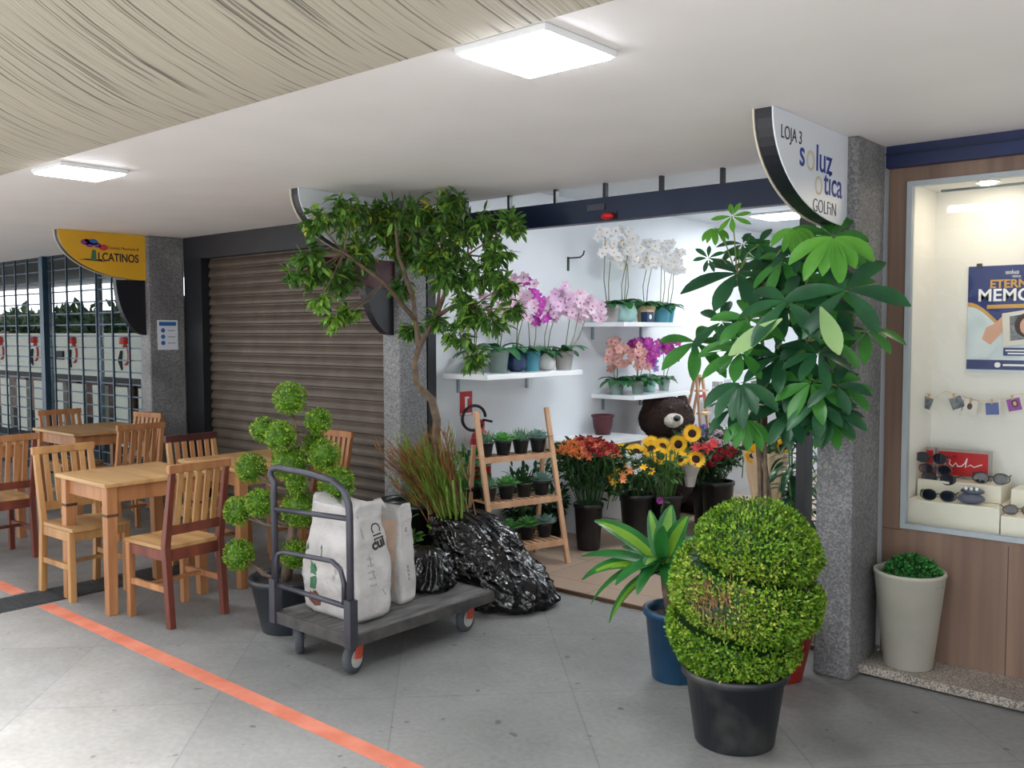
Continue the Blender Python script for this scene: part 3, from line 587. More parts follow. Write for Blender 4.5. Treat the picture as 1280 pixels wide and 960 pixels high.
make_chair('chair with dark posts cut off by the left edge of the picture', (-6.83, 2.44, 0), 182, 'wood_red', 'wood_orange', rail='wood_orange', front='wood_red')
make_chair('small distant chair against the grille behind the farthest table', (-8.18, 3.57, 0), 0, 'wood_orange', 'wood_orange')
make_chair('medium brown chair between the nearest and farthest tables', (-6.88, 3.40, 0), 180, 'wood_orange', 'wood_orange')
make_chair('chair with its back to the grey pillar that carries the blue notice', (-7.50, 3.68, 0), -82, 'wood_orange', 'wood_honey')
make_chair('chair with a very dark top rail before the closed shutter', (-5.44, 3.27, 0), 0, 'wood_honey', 'wood_orange', rail='wood_dark')
make_chair('chair behind the bonsai with its back to the shutter', (-5.14, 3.80, 0), -90, 'wood_orange', 'wood_orange')


# ------------------------------------------------------------------ platform trolley
ct = thing('platform_trolley', 'grey steel platform trolley with a tubular handle and four wheels', 'trolley', (-3.47, 2.585, 0))
w2 = .285; LN = .93
mb = MB(); mb.box(-w2, w2, 0, LN, .165, .20); bevel(mb.build('deck', 'deck_wood', ct), .004)
mb = MB(); mb.box(-w2-.006, w2+.006, -.012, 0, .145, .202); mb.box(-w2-.006, w2+.006, LN, LN+.012, .145, .2); mb.box(w2, w2+.012, -.012, LN+.012, .145, .196); mb.box(-w2-.012, -w2, -.012, LN+.012, .145, .196)
mb.build('deck_rim', 'deck_edge', ct)
arch = [(-w2, 0, .15), (-w2, 0, .78), (-w2+.005, 0, .83), (-w2-.02, -.005, .865), (-w2-.0, -.005, .895), (-w2+.045, -.005, .905), (0, -.005, .90), (w2-.11, -.005, .885), (w2-.04, 0, .85), (w2-.005, 0, .79), (w2, 0, .74), (w2, 0, .15)]
MB().tube(arch, .0165, 10).build('handle_frame', 'grey_steel', ct, True)
MB().tube([(-w2, 0, .70), (w2, 0, .725)], .013, 8).build('upper_crossbar', 'grey_steel', ct, True)
MB().tube([(-w2, 0, .33), (w2-.02, 0, .325)], .013, 8).build('lower_crossbar', 'grey_steel', ct, True)
MB().tube([(-w2+.012, 0, .33), (-w2+.012, 0, .45), (-w2+.03, 0, .485), (-w2+.08, 0, .50), (w2-.13, 0, .515), (w2-.07, 0, .49), (w2-.045, 0, .43), (w2-.045, 0, .33)], .012, 8).build('inner_loop', 'grey_steel', ct, True)
for sx in (-1, 1): MB().box(sx*w2-.022, sx*w2+.022, -.022, .022, .145, .36).build('post_sleeve', 'grey_steel', ct)
for (x, y, rz) in ((.225, .075, .25), (-.19, .07, .9), (.21, LN-.1, .15), (-.2, LN-.1, .3)):
    cw = MB(); ca, sa = math.cos(rz), math.sin(rz)
    ax = Vector((ca, sa, 0)); fw = Vector((-sa, ca, 0)); c0 = Vector((x, y, .071)) - fw*.02
    yk = MB()
    for s in (-1, 1): yk.bar(c0 + ax*s*.028, Vector((x, y, .15)) + ax*s*.028, .05, .006, ax)
    yk.box(x-.035, x+.035, y-.035, y+.035, .143, .15)
    cs_ = yk.build('caster_fork', 'red_caster' if sa < .5 else 'grey_steel', ct)
    wl = MB(); wl.lathe([(.001, -.021), (.056, -.021), (.069, -.013), (.071, 0), (.069, .013), (.056, .021), (.001, .021)], c0, 22, axis=ax); wl.build('wheel', 'rubber', cs_, True)
    MB().lathe([(.042, -.0222), (.044, 0), (.042, .0222)], c0, 16, axis=ax).build('hub', 'wheel_hub', cs_)
# woven sacks on the trolley
def sack(label, loc, rz, hx, hy, H, m_, bulge=.12, seed=0, lean=0.0, ears=True, topcut=.0):
    t_ = thing('woven_sack', label, 'sack', loc, rz); mb = MB(); n = 56; k = 40; v = []
    for i in range(k+1):
        t = i/k; z = H*t; sq = 7.0
        bx = hx*(1 + bulge*math.sin(PI*min(1, t*1.5))*.6*(1-t) - .22*t); by = hy*(1 + bulge*1.6*math.sin(PI*min(1, t*1.25)) - .28*max(0, t-.6))
        if t < .05: q = .86 + .14*(t/.05); bx *= q; by *= q
        for j in range(n):
            a = 2*PI*j/n; ca, sa = math.cos(a), math.sin(a)
            x = bx*math.copysign(abs(ca)**(2/sq), ca); y = by*math.copysign(abs(sa)**(2/sq), sa)
            zz = z + (topcut*(-x/hx)*t**4*.5 if True else 0) + (.028*abs(ca)**6*(t**8) if ears else 0)
            wr = noise.noise(Vector((x*9+seed, y*9, z*6)))*.012 + noise.noise(Vector((x*26+seed, y*26, z*14)))*.005 + abs(noise.noise(Vector((x*12-z*14+seed*3, y*8, z*5))))*-.012
            r = Vector((ca, sa, 0))
            v.append((x + r.x*wr + lean*t*.2, y + r.y*wr, zz))
    f = [(i*n+j, i*n+(j+1) % n, (i+1)*n+(j+1) % n, (i+1)*n+j) for i in range(k) for j in range(n)]
    # folded-in mouth
    o = len(v)
    for sc_, dz in ((.9, -.012), (.55, -.05), (.05, -.06)):
        for j in range(n): a = v[k*n+j]; v.append((a[0]*sc_, a[1]*sc_, a[2]+dz))
    f += [(k*n+j, k*n+(j+1) % n, o+(j+1) % n, o+j) for j in range(n)]
    for i in range(2): f += [(o+i*n+j, o+i*n+(j+1) % n, o+(i+1)*n+(j+1) % n, o+(i+1)*n+j) for j in range(n)]
    f.append(tuple(range(n-1, -1, -1)))
    mb.add(v, f); b = mb.build('sack_body', m_, t_, True); return t_, b
s1, b1 = sack('large white woven sack with a green plant print on the trolley', (-3.465, 2.785, .201), .02, .215, .10, .54, 'woven_white', .16, 3, .04, topcut=.02)
def tst(par, b, s, size, o, ux, uy, d, m_='print_black', **k):
    t_ = text('lettering', s, size, m_, par, o, ux, uy, ext=0, **k); stick(t_, b, d); return t_
FU = ((1, 0, 0), (0, 0, 1), (0, 1, 0)); RU = ((0, 1, 0), (0, 0, 1), (-1, 0, 0))
pl = MB(); pl.prism([(x_*1.5+.075, z_*1.35-.01) for x_, z_ in [(-.135, .10), (-.125, .17), (-.15, .24), (-.165, .225), (-.15, .26), (-.12, .20), (-.105, .19), (-.075, .265), (-.07, .23), (-.095, .16), (-.105, .10)]], (0, -.2, 0), (1, 0, 0), (0, 0, 1), .0)
pm = pl.build('printed_plant', 'print_green', s1); stick(pm, b1, (0, 1, 0))
pm = MB().prism([(x_*1.3+.05, z_*1.2) for x_, z_ in [(-.155, .05), (-.14, .09), (-.10, .10), (-.075, .07), (-.085, .04), (-.12, .032)]], (0, -.2, 0), (1, 0, 0), (0, 0, 1), .0).build('printed_root', 'print_brown', s1); stick(pm, b1, (0, 1, 0))
for k in range(3): tst(s1, b1, '|||', .03, (.05+.015*k, -.2, .20+.03*k), *FU, 'print_grey')
for k in range(3): tst(s1, b1, 'ııı', .03, (-.19, -.2, .12+.035*k), *FU, 'print_grey')
tst(s1, b1, 'CIL', .07, (.3, .0, .455), (0, .2, -1), (0, 1, .15), (-1, 0, 0))
tst(s1, b1, 'cui', .065, (.3, .005, .33), (0, 1, .25), (0, -.2, 1), (-1, 0, 0), bold=.003)
for k in range(5): tst(s1, b1, 'xxxx', .022, (.3, -.04, .29-.03*k), *RU, 'print_grey')
for pts in ([(-.07, .5), (-.05, .40), (-.02, .30), (-.01, .22), (.05, .12), (.07, .02)], [(.2, 0)]):
    if len(pts) > 2:
        mb = MB(); 
        for (a, b_), (c, d_) in zip(pts, pts[1:]): mb.add([(.3, a, b_), (.3, a+.006, b_), (.3, c+.006, d_), (.3, c, d_)], [(0, 1, 2, 3)])
        o = mb.build('printed_line', 'print_grey', s1); stick(o, b1, (-1, 0, 0))
s2, b2 = sack('smaller sack with a beige panel standing behind the white one', (-3.47, 3.08, .201), .03, .135, .05, .475, 'woven_white', .14, 8)
o = MB()
for i in range(12):
    for j in range(3): o.add([(-.09+.06*j, -.2, .06+.03*i), (-.03+.06*j, -.2, .06+.03*i), (-.03+.06*j, -.2, .09+.03*i), (-.09+.06*j, -.2, .09+.03*i)], [(0, 1, 2, 3)])
o = o.build('beige_panel', 'woven_beige', s2); stick(o, b2, (0, 1, 0), .0025)
for k in range(4): tst(s2, b2, 'n', .03, (.3, -.015, .12+.02*k), *RU)
tst(s2, b2, 'E', .03, (.3, -.012, .36), *RU); tst(s2, b2, '====', .03, (.0, -.2, .10), *FU, 'sign_white')
# ------------------------------------------------------------------ black rubbish bags
def rubbish(label, loc, fn, n=120, k=90, seed=0, amp=1.0):
    mb = MB(); v = []
    for i in range(k+1):
        t = i/k
        for j in range(n):
            a = 2*PI*j/n; cx, cy, r, z, sx, sy = fn(t, a)
            q = Vector((math.cos(a)*1.7, math.sin(a)*1.7, z*5+seed))
            q0 = Vector((math.cos(a), math.sin(a), 0)); w_ = 1-abs(noise.noise(q0*3.0+Vector((z*2.2, seed, z*5))))*2; w3 = 1-abs(noise.noise(q0*7+Vector((z*7, seed, z*9))))*2; w5 = 1-abs(noise.noise(q0*9 + Vector((seed, z*30, z*22))))*2
            d = (w_*.045 + w3*.018 + w5*.010 - .03)*amp*min(1, r*6)
            v.append((cx + math.cos(a)*(r*sx+d), cy + math.sin(a)*(r*sy+d), max(0.002, z + noise.noise(q*3)*.016*amp*(t*(1-t)*4))))
    f = [(i*n+j, i*n+(j+1) % n, (i+1)*n+(j+1) % n, (i+1)*n+j) for i in range(k) for j in range(n)] + [tuple(range(n-1, -1, -1)), tuple(k*n+j for j in range(n))]
    mb.add(v, f); o = mb.build('rubbish_bag', 'bin_liner', smooth=True, loc=loc); return tag(o, label, 'rubbish bag')
def f_big(t, a):
    z = .50*t**.9; cx = -.30*t**1.2; cy = .0 - .03*t
    r = .35*(math.sin(min(1, t*5+.55)*PI/2))*(1-t)**.42 + .10*max(0, t-.55) + .03
    if t > .93: r *= 1-(t-.93)*4
    return cx, cy, r, z, 1.0, .8
rubbish('large black plastic rubbish bag slumped on the floor beside the trolley', (-3.50, 3.93, 0), f_big)
def f_sm(t, a):
    z = .215*t; r = .17*math.sin(min(1, t*4+.5)*PI/2)*(1-t)**.4 + .015
    return .0, .02*t, r, z, .9, .8
rubbish('small black plastic bag resting on the far end of the trolley', (-3.50, 3.34, .199), f_sm, 90, 60, 4, .7)
cs_ = thing('cut_stalks', 'bundle of brown and green cut palm stalks poking out of the black bag', 'plant cuttings', (-3.80, 3.88, .40))
for nm, m_, cnt, rr in (('brown_stalks', 'grass_brown', 230, random.Random(3)), ('green_stalks', 'grass_green', 170, random.Random(4))):
    mb = MB()
    for _ in range(cnt):
        a = Vector((rr.gauss(0, .05), rr.gauss(0, .04), rr.uniform(-.08, .02))); L = rr.uniform(.3, .62) if m_ == 'grass_brown' else rr.uniform(.22, .58)
        d = Vector((rr.uniform(-.75, .0) if m_ == 'grass_brown' else rr.uniform(-.6, .05), rr.uniform(-.45, .1), 1)).normalized(); mid = a + d*L*.5; e = a + d*L + Vector((d.x*.12, d.y*.1, -.05*rr.random()))
        mb.tube([a, mid, e], [.0045, .004, .0015], 4, False)
        if rr.random() < .75:
            for q in range(5): mb.leaf(mid + (e-mid)*rr.random(), d + rdir(rr)*.3, rdir(rr), rr.uniform(.07, .15), .009)
    mb.build(nm, m_, cs_)
mb = MB()
for k in range(4): mb.tube([(.02+.03*k, -.10, -.02), (-.02+.05*k, -.13, .08+.02*k), (-.06+.055*k, -.13, .18+.04*k)], .008, 6)
mb.tube([(-.07, -.16, .02), (.05, -.17, -.03), (.17, -.13, .0)], .009, 6); mb.tube([(.17, -.12, .0), (.10, -.05, .15), (.03, 0, .33)], .008, 6)
mb.build('thick_stalks', 'grass_green', cs_, True)

# ------------------------------------------------------------------ flower shop interior
def shelf(label, y0, y1, z, xf=-4.03):
    t_ = thing('wall_shelf', label, 'shelf', (-4.45, y0, z)); L = y1-y0; d = xf+4.45
    bevel(MB().box(0, d, 0, L, -.036, 0).build('board', 'white_gloss', t_), .003)
    for y in (.15, L-.15): MB().box(0, .02, y-.008, y+.008, -.14, -.036).build('bracket', 'galvanized', t_)
    return t_
shelf('white wall shelf with blue and grey orchid pots, nearest the street', 4.42, 5.46, 1.270)
shelf('upper white wall shelf carrying the white orchids', 6.0, 7.02, 1.625)
shelf('lower white wall shelf with magenta orchids above the teddy bear', 6.15, 7.02, 1.04)
dk = thing('desk', 'white wall desk behind the wooden ladder stand', 'desk', (-4.45, 5.52, 0)); MB().box(0, .47, 0, .75, .69, .72).build('desk_top', 'white_gloss', dk); MB().box(0, .44, .03, .05, 0.018, .69).build('side_panel', 'white_gloss', dk); MB().box(0, .44, .70, .72, 0.018, .69).build('side_panel', 'white_gloss', dk); MB().box(0, .02, .05, .70, .35, .69).build('back_panel', 'white_gloss', dk)
bp = thing('flower_pot', 'burgundy glazed pot standing on the white desk', 'pot', (-4.30, 6.10, .72)); MB().lathe([(.06, 0), (.075, .06), (.085, .14), (.095, .145), (.095, .16), (.08, .16), (.075, .10), (.01, .09)], (0, 0, 0), 28).build('pot_body', 'burgundy', bp, True)
# teddy bear
be = thing('teddy_bear', 'huge dark brown teddy bear with a cream muzzle behind the flowers', 'teddy bear', (-4.12, 6.74, .018), -.28)
def fur(mb, c, r, n, rr):
    for _ in range(n):
        d = rdir(rr); p = Vector((c[0]+d.x*r[0], c[1]+d.y*r[1], c[2]+d.z*r[2])); mb.leaf(p*1.0 - d*.004, (d+rdir(rr)*.7+Vector((0, 0, -.3))).normalized(), rdir(rr), .022, .006)
rr = random.Random(5)
mb = MB(); mb.ball((0, 0, .30), .30, 28, 18, (.9, .9, 1.0), .06); mb.ball((.03, 0, .80), .245, 28, 18, (.9, 1, .76), .06); mb.ball((0, 0, .58), .2, 20, 12, (.8, .8, .8))
for s in (-1, 1): mb.ball((.02, s*.19, .93), .065, 14, 10, (.6, 1, 1)); mb.tube([(.02, s*.22, .48), (.1, s*.30, .36), (.2, s*.26, .24)], [.09, .085, .07], 12); mb.ball((.2, s*.26, .22), .08); mb.tube([(.0, s*.16, .12), (.22, s*.2, .1), (.3, s*.2, .1)], [.12, .11, .1], 12); mb.ball((.3, s*.2, .1), .1, sc=(.6, 1, 1))
fur(mb, (.03, 0, .80), (.212, .235, .183), 2600, rr); fur(mb, (0, 0, .3), (.27, .27, .3), 1500, rr)
mb.build('body', 'bear_fur', be, True)
mz = MB(); mz.ball((.20, -.075, .80), .105, 22, 14, (.6, .95, .62), .03); mz.build('muzzle', 'bear_muzzle', be, True)
MB().ball((.262, -.095, .822), .034, 16, 10, (.6, 1.1, .8)).build('nose', 'sunglass_black', be, True)
for s in (-1, 1): MB().ball((.215, -.04+s*.09, .905), .016, 10, 8).build('eye', 'sunglass_black', be, True)
# cream stepladder
sl = thing('stepladder', 'cream wooden stepladder standing beside the teddy bear', 'stepladder', (-3.98, 7.28, .018), .15)
for s in (-1, 1): MB().bar((.02, s*.12, 0), (-.10, s*.07, 1.14), .03, .02, (1, 0, 0)).build('side_rail', 'wood_pine', sl); MB().bar((-.35, s*.12, 0), (-.12, s*.07, 1.12), .025, .02, (1, 0, 0)).build('rear_leg', 'wood_pine', sl)
for k in range(5): z = .2+.2*k; y = .12-.05*z; MB().box(.0-.12*z, .08-.12*z, -y, y, z, z+.018).build('tread', 'kraft_paper', sl)
MB().box(-.16, -.06, -.08, .08, 1.13, 1.15).build('top_step', 'kraft_paper', sl); MB().box(-.07, -.066, -.08, .08, .95, .975).build('red_label', 'case_red', sl)
# counter with goods at the back
cb = thing('shop_counter', 'pale grey counter at the back of the flower shop', 'counter', (-4.44, 7.95, .018)); MB().box(0, .85, 0, .6, 0, .84).build('carcass', 'stone_grey', cb).data.materials[0] = M['shop_ceiling']; MB().box(0, .88, -.02, .62, .84, .875).build('counter_top', 'white_gloss', cb)
for i, (x, y, w_, h, m_, lb) in enumerate(((-4.33, 8.02, .07, .17, 'stone_grey', 'small grey box on the back counter, leftmost'), (-4.20, 8.02, .08, .20, 'sign_white', 'white carton on the back counter'), (-4.05, 8.02, .07, .16, 'ink_white', 'low white box in the middle of the back counter'), (-3.92, 8.02, .08, .19, 'street_green', 'green box on the back counter'), (-3.74, 8.05, .07, .12, 'photo_paper', 'short cream box at the right end of the back counter'))):
    t_ = thing('carton', lb, 'box', (x, y, .894)); bevel(MB().box(-w_/2, w_/2, 0, .09, 0, h).build('box_body', m_, t_), .003); MB().box(-w_*.35, w_*.35, -.001, 0, h*.4, h*.7).build('box_label', 'ink_white' if m_ != 'ink_white' else 'street_green', t_)
shelf2 = thing('wall_shelf', 'high white shelf on the rear wall with turquoise parcels', 'shelf', (-4.44, 9.30, 1.95)); MB().box(0, 2.2, 0, .29, -.03, 0).build('board', 'white_gloss', shelf2)
for i, (x, w_, h, m_) in enumerate(((-3.95, .30, .20, 'turquoise'), (-3.60, .22, .13, 'turquoise'), (-3.25, .14, .22, 'petal_purple'))):
    t_ = thing('gift_parcel', ['large turquoise parcel on the rear shelf seen through the leaves', 'smaller turquoise parcel on the rear shelf', 'lilac parcel on the rear shelf beside the dark post'][i], 'parcel', (x, 9.38, 1.95)); bevel(MB().box(-w_/2, w_/2, 0, .15, 0, h).build('wrapping', m_, t_), .004)
    MB().box(-.012, .012, -.003, .153, 0, h+.003).build('ribbon', 'ink_white', t_)
hk = thing('wall_hook', 'black metal hook on the bare white wall', 'hook', (-4.45, 5.83, 2.13)); MB().tube([(0, 0, 0), (.12, 0, 0), (.15, 0, .02), (.16, 0, .05)], .006, 6).build('arm', 'black_frame', hk); MB().box(0, .006, -.012, .012, -.10, .01).build('plate', 'black_frame', hk)
ex = thing('fire_extinguisher', 'red fire extinguisher hung on the white wall left of the ladder stand', 'fire extinguisher', (-4.35, 4.70, .52))
MB().lathe([(.06, 0), (.072, .01), (.074, .27), (.06, .32), (.025, .35), (.022, .37)], (0, 0, 0), 24).build('cylinder', 'ext_red', ex, True); MB().lathe([(.0748, .10), (.0748, .22)], (0, 0, 0), 24).build('label_band', 'label_white', ex, True)
MB().tube([(-.02, 0, .37), (.03, 0, .42), (.09, .02, .41)], .01, 6).build('lever', 'black_frame', ex); MB().lathe([(.028, .36), (.03, .40), (.02, .42)], (0, 0, 0), 12).build('valve', 'ext_red', ex)
MB().tube([(.03+.0, -.10+.115*math.cos(t), .44+.085*math.sin(t)) for t in [2*PI*i/28 for i in range(26)]], .0105, 8).build('hose', 'hose_black', ex, True)
MB().box(-.10, -.06, -.03, .03, .12, .2).build('bracket', 'grey_steel', ex)
sg = thing('extinguisher_sign', 'small red fire extinguisher sign on the white wall', 'sign', (-4.449, 4.655, 1.05)); MB().box(0, .003, -.062, .062, -.085, .085).build('plate', 'case_red', sg); MB().box(.003, .004, -.012, .012, -.04, .035).build('pictogram', 'ink_white', sg); MB().box(.003, .004, -.012, .03, .035, .048).build('pictogram', 'ink_white', sg); MB().box(.003, .004, -.055, .055, -.082, -.065).build('caption_bar', 'ink_white', sg)

# ------------------------------------------------------------------ ladder stand with succulents
ld = thing('plant_ladder', 'three-tier pine ladder stand holding potted succulents', 'plant stand', (-3.735, 4.53, .018), 0)
R0, L0 = Vector((.075, .27, 0)), Vector((-.075, -.27, 0)); RT, LT = Vector((-.165, .34, 1.02)), Vector((-.315, -.20, 1.02)); bk = Vector((-.36, .10, 0))
for a, b_, nm in ((R0, RT, 'front_leg'), (L0, LT, 'front_leg')): bevel(MB().bar(a, b_, .034, .022, (1, -.27, 0)).build(nm, 'wood_pine', ld), .003)
for a, b_ in ((R0+bk, RT-Vector((.02, 0, .22))), (L0+bk, LT-Vector((.02, 0, .22)))): MB().bar(a, b_, .026, .02, (1, -.27, 0)).build('rear_leg', 'wood_pine', ld)
ladder_shelves = []
for z, dp in ((.14, .30), (.42, .23), (.705, .16)):
    t = z/1.02; a = L0.lerp(LT, t); b_ = R0.lerp(RT, t); u = (b_-a).normalized(); q = Vector((-u.y, u.x, 0)); a = a + Vector((0, 0, 0)); 
    MB().bar(a - u*.0, b_ + u*.0, .022, .034, (0, 0, 1)).build('shelf_rail', 'wood_pine', ld)
    MB().bar(a+q*dp, b_+q*dp, .018, .03, (0, 0, 1)).build('shelf_rail', 'wood_pine', ld)
    mb = MB(); n = 11
    for i in range(n): c = a.lerp(b_, (i+.5)/n); mb.bar(c + Vector((0, 0, .014)), c + q*dp + Vector((0, 0, .014)), .028, .01)
    mb.build('slats', 'wood_pine', ld); ladder_shelves.append((a, b_, q, dp))
rr = random.Random(21)
names = [('spiky little aloe', 'bright rosette succulent', 'pale trailing succulent', 'grey-green rosette'), ('dark pointed haworthia', 'bright pale-tipped succulent', 'dull bushy succulent', 'frosty pale rosette'), ('low blue-green succulent', 'large bright green leafy plant', 'broad flat-leaved green plant', 'pale flat rosette succulent')]
pos = ('first from the left', 'second from the left', 'third from the left', 'rightmost'); tier = {0: 'on the top tier', 1: 'on the middle tier', 2: 'on the bottom tier'}
for ti, si in ((0, 2), (1, 1), (2, 0)):
    a, b_, q, dp = ladder_shelves[si]
    for k in range(4):
        p = a.lerp(b_, (.12, .37, .62, .87)[k]) + q*dp*.45 + Vector((0, 0, .0195)) + ld.location
        t_ = thing('potted_succulent', names[ti][k] + ', ' + pos[k] + ' ' + tier[ti] + ' of the ladder', 'succulent', p, rr.random()*6)
        t_.scale = (1.3, 1.3, 1.3); r = .043; h = .065
        MB().lathe([(r*.72, 0), (r, h), (r*1.08, h), (r*1.08, h+.008), (r*.9, h+.008), (r*.85, h-.01), (.002, h-.01)], (0, 0, 0), 16).build('pot', 'nursery_pot', t_, True)
        mb = MB(); m_ = [('succulent', 'succulent_bright', 'succulent', 'succulent_grey'), ('succulent', 'succulent_bright', 'dark_foliage', 'succulent_grey'), ('succulent_grey', 'succulent_bright', 'succulent_bright', 'succulent_grey')][ti][k]
        if k in (0, 2) and ti < 2:
            for i in range(46): an = rr.random()*6.28; el = rr.uniform(.15, 1.3); mb.leaf((rr.gauss(0, .012), rr.gauss(0, .012), h-.005), (math.cos(an)*math.cos(el), math.sin(an)*math.cos(el), math.sin(el)), (0, 0, 1), rr.uniform(.05, .085), .012, 3, curl=-.3, fold=.3)
        else:
            for ring, (cnt, el, L, W) in enumerate(((11, .12, .085, .036), (9, .4, .07, .032), (7, .8, .05, .026), (5, 1.2, .035, .02))):
                for i in range(cnt): an = 2*PI*i/cnt + ring*.5 + rr.uniform(-.1, .1); mb.leaf((0, 0, h+ring*.006), (math.cos(an)*math.cos(el), math.sin(an)*math.cos(el), math.sin(el)), (0, 0, 1), L*rr.uniform(.85, 1.1), W, 4, curl=-.35, fold=.2)
        mb.build('leaves', m_, t_, True)
# ------------------------------------------------------------------ plants in the foreground
def pot_prof(rb, rt, h, lip=.012, t=.012):
    return [(rb*.97, 0), (rb, .004), (rt, h-.03), (rt+.002, h-.03), (rt+lip, h-.028), (rt+lip, h-.003), (rt+lip-.004, h), (rt-t*.4, h), (rt-t, h-.03), (rt-t-.002, h-.05), (.002, h-.048)]
def soil(par, r, z): return MB().lathe([(.002, z+.006), (r*.6, z+.008), (r, z)][::-1], (0, 0, 0), 20).build('soil', 'soil', par)
# spiral boxwood
bx = thing('spiral_boxwood', 'spiral-clipped green boxwood in a black nursery pot, foremost on the pavement', 'topiary', (-1.60, 3.14, 0))
MB().lathe(pot_prof(.148, .185, .29, .016), (0, 0, 0), 40).build('pot', 'dusty_pot', bx, True); soil(bx, .175, .25)
rr = random.Random(17)
cxo = Vector((.035, .02, 0)); ZB, ZT = .285, .905; PITCHZ = .235
def box_r(th, z):
    t = (z-ZB)/(ZT-ZB)
    if t < 0 or t > 1: return 0
    R =   .272*(math.sin(PI*min(1, .18+t*.74))**.55) if t < .6 else .272*math.sqrt(max(0, 1-((t-.45)/.56)**2))**.9*1.0
    if t < .2: R = .16 + .095*(t/.2)**.7
    ang = (th + 2.75) % (2*PI)                       # zero on the back left
    zg = .725 - PITCHZ*ang/(2*PI)
    best = 1.0
    for k in (-3, -2, -1, 0, 1, 2):
        g_ = zg + k*PITCHZ; d = z-g_
        if z > .84 or z < .33: continue
        # ledge: lower coil stands out, upper one is cut back just above it
        if 0 <= d < .095: best = min(best, .66 + .34*(d/.095)**.8)
        if -.02 < d < 0: best = min(best, .97)
    return R*best
def box_p(th, z):
    r = box_r(th, z); k_ = (z-.3)/.6; return Vector((cxo.x - .035 + .06*k_ + r*math.cos(th), cxo.y - .02 + .04*k_ + r*math.sin(th), z))
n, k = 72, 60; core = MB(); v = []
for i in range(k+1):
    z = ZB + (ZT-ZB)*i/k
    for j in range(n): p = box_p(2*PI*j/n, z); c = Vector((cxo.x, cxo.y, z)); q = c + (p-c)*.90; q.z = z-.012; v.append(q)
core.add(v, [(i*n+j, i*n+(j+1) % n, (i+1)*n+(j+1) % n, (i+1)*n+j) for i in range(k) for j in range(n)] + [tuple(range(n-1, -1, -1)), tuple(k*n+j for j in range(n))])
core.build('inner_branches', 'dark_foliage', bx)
mb = MB(); twg = MB(); cnt = 0
view_dir = math.atan2(0-3.14, 0+1.6)   # side that faces the walkway
while cnt < 26000:
    th = rr.uniform(0, 2*PI); z = ZB + (ZT-ZB)*rr.random()
    if rr.random() > box_r(th, z)/.30 + .1: continue
    p = box_p(th, z); e = .02
    pt = box_p(th+e, z)-box_p(th-e, z); pz = box_p(th, min(ZT-.002, z+.006))-box_p(th, z-.006)
    nn = pt.cross(pz); nn = nn.normalized() if nn.length > 1e-7 else Vector((0, 0, 1))
    if nn.z < -.6: nn = Vector((math.cos(th), math.sin(th), -.2)).normalized()
    bare = False
    da = (th - view_dir + 3.6*PI - .0) % (2*PI) - 1.6*PI
    dth = math.atan2(math.sin(th-(view_dir-.42)), math.cos(th-(view_dir-.42)))
    if abs(dth) < .5 and .46 < z < .69: bare = rr.random() < .9*(1-(dth/.5)**2)*(1-((z-.575)/.115)**2)+.1
    if bare:
        if rr.random() < .10: a = p*1.0 - nn*.03; b_ = p + Vector((rr.uniform(-.02, .02), rr.uniform(-.02, .02), rr.uniform(.0, .05))) + nn*.006; twg.tube([a - Vector((0, 0, .04)), a, b_], [.0035, .003, .0015], 4, False)
        cnt += .3; continue
    o_ = rr.uniform(-.015, .014) + .006*noise.noise(p*30)
    dd = (nn*.8 + rdir(rr)*.8 + Vector((0, 0, .25))).normalized()
    mb.cur = 2 if (rr.random() < .05 or (abs(dth) < .9 and .45 < z < .75 and rr.random() < .30)) else rr.choice((0, 0, 1))
    mb.leaf(p + nn*o_, dd, nn + rdir(rr)*.5, rr.uniform(.012, .02), rr.uniform(.008, .012), fold=.15); cnt += 1
mb.build('foliage', ['box_green', 'box_dark', 'box_yellow'], bx)
for _ in range(70):
    th = view_dir - .42 + rr.uniform(-.36, .36); z0 = rr.uniform(.47, .55); p0 = box_p(th, z0); c = Vector((cxo.x, cxo.y, z0)); a = c.lerp(p0, .8); b_ = c.lerp(box_p(th+rr.uniform(-.25, .25), z0+.13), 1.0); twg.tube([a, a.lerp(b_, .5)+Vector((rr.uniform(-.01, .01), 0, .01)), b_], [.005, .004, .002], 5, False)
twg.build('bare_twigs', 'twig_brown', bx, True)

# money tree (palmate leaves)
mt = thing('money_tree', 'tall money tree with palmate leaves in a red pot before the grey pillar', 'potted tree', (-1.75, 3.86, 0))
O = mt.location.copy()
MB().lathe(pot_prof(.10, .15, .27, .01), (0, 0, 0), 32).build('pot', 'red_plastic', mt, True); soil(mt, .135, .23)
mb = MB(); tops = []
for k in range(4):
    a0 = k*PI/2; pts = []
    for i in range(26): z = .22 + .98*i/25; a = a0 + z*4.6; r = .022 - .006*i/25; pts.append((-.10*min(1, z) + r*math.cos(a), r*math.sin(a), z))
    mb.tube(pts, [.014-.0045*i/25 for i in range(26)], 8); tops.append(Vector(pts[-1]))
mb.build('braided_trunk', 'bark', mt, True)
mb = MB(); hub = Vector((-.10, 0, 1.2))
brs = [(Vector((-.22, -.02, 1.80)),), (Vector((-.12, .0, 1.70)),), (Vector((.05, -.03, 1.62)),), (Vector((.14, -.08, 1.5)),)]
ends = []
for k, (e,) in enumerate(brs): mb.tube([tops[k], tops[k].lerp(e, .5) + Vector((0, 0, .05)), e], [.010, .008, .005], 6); ends += [tops[k].lerp(e, t) for t in (.35, .6, .8, 1)]
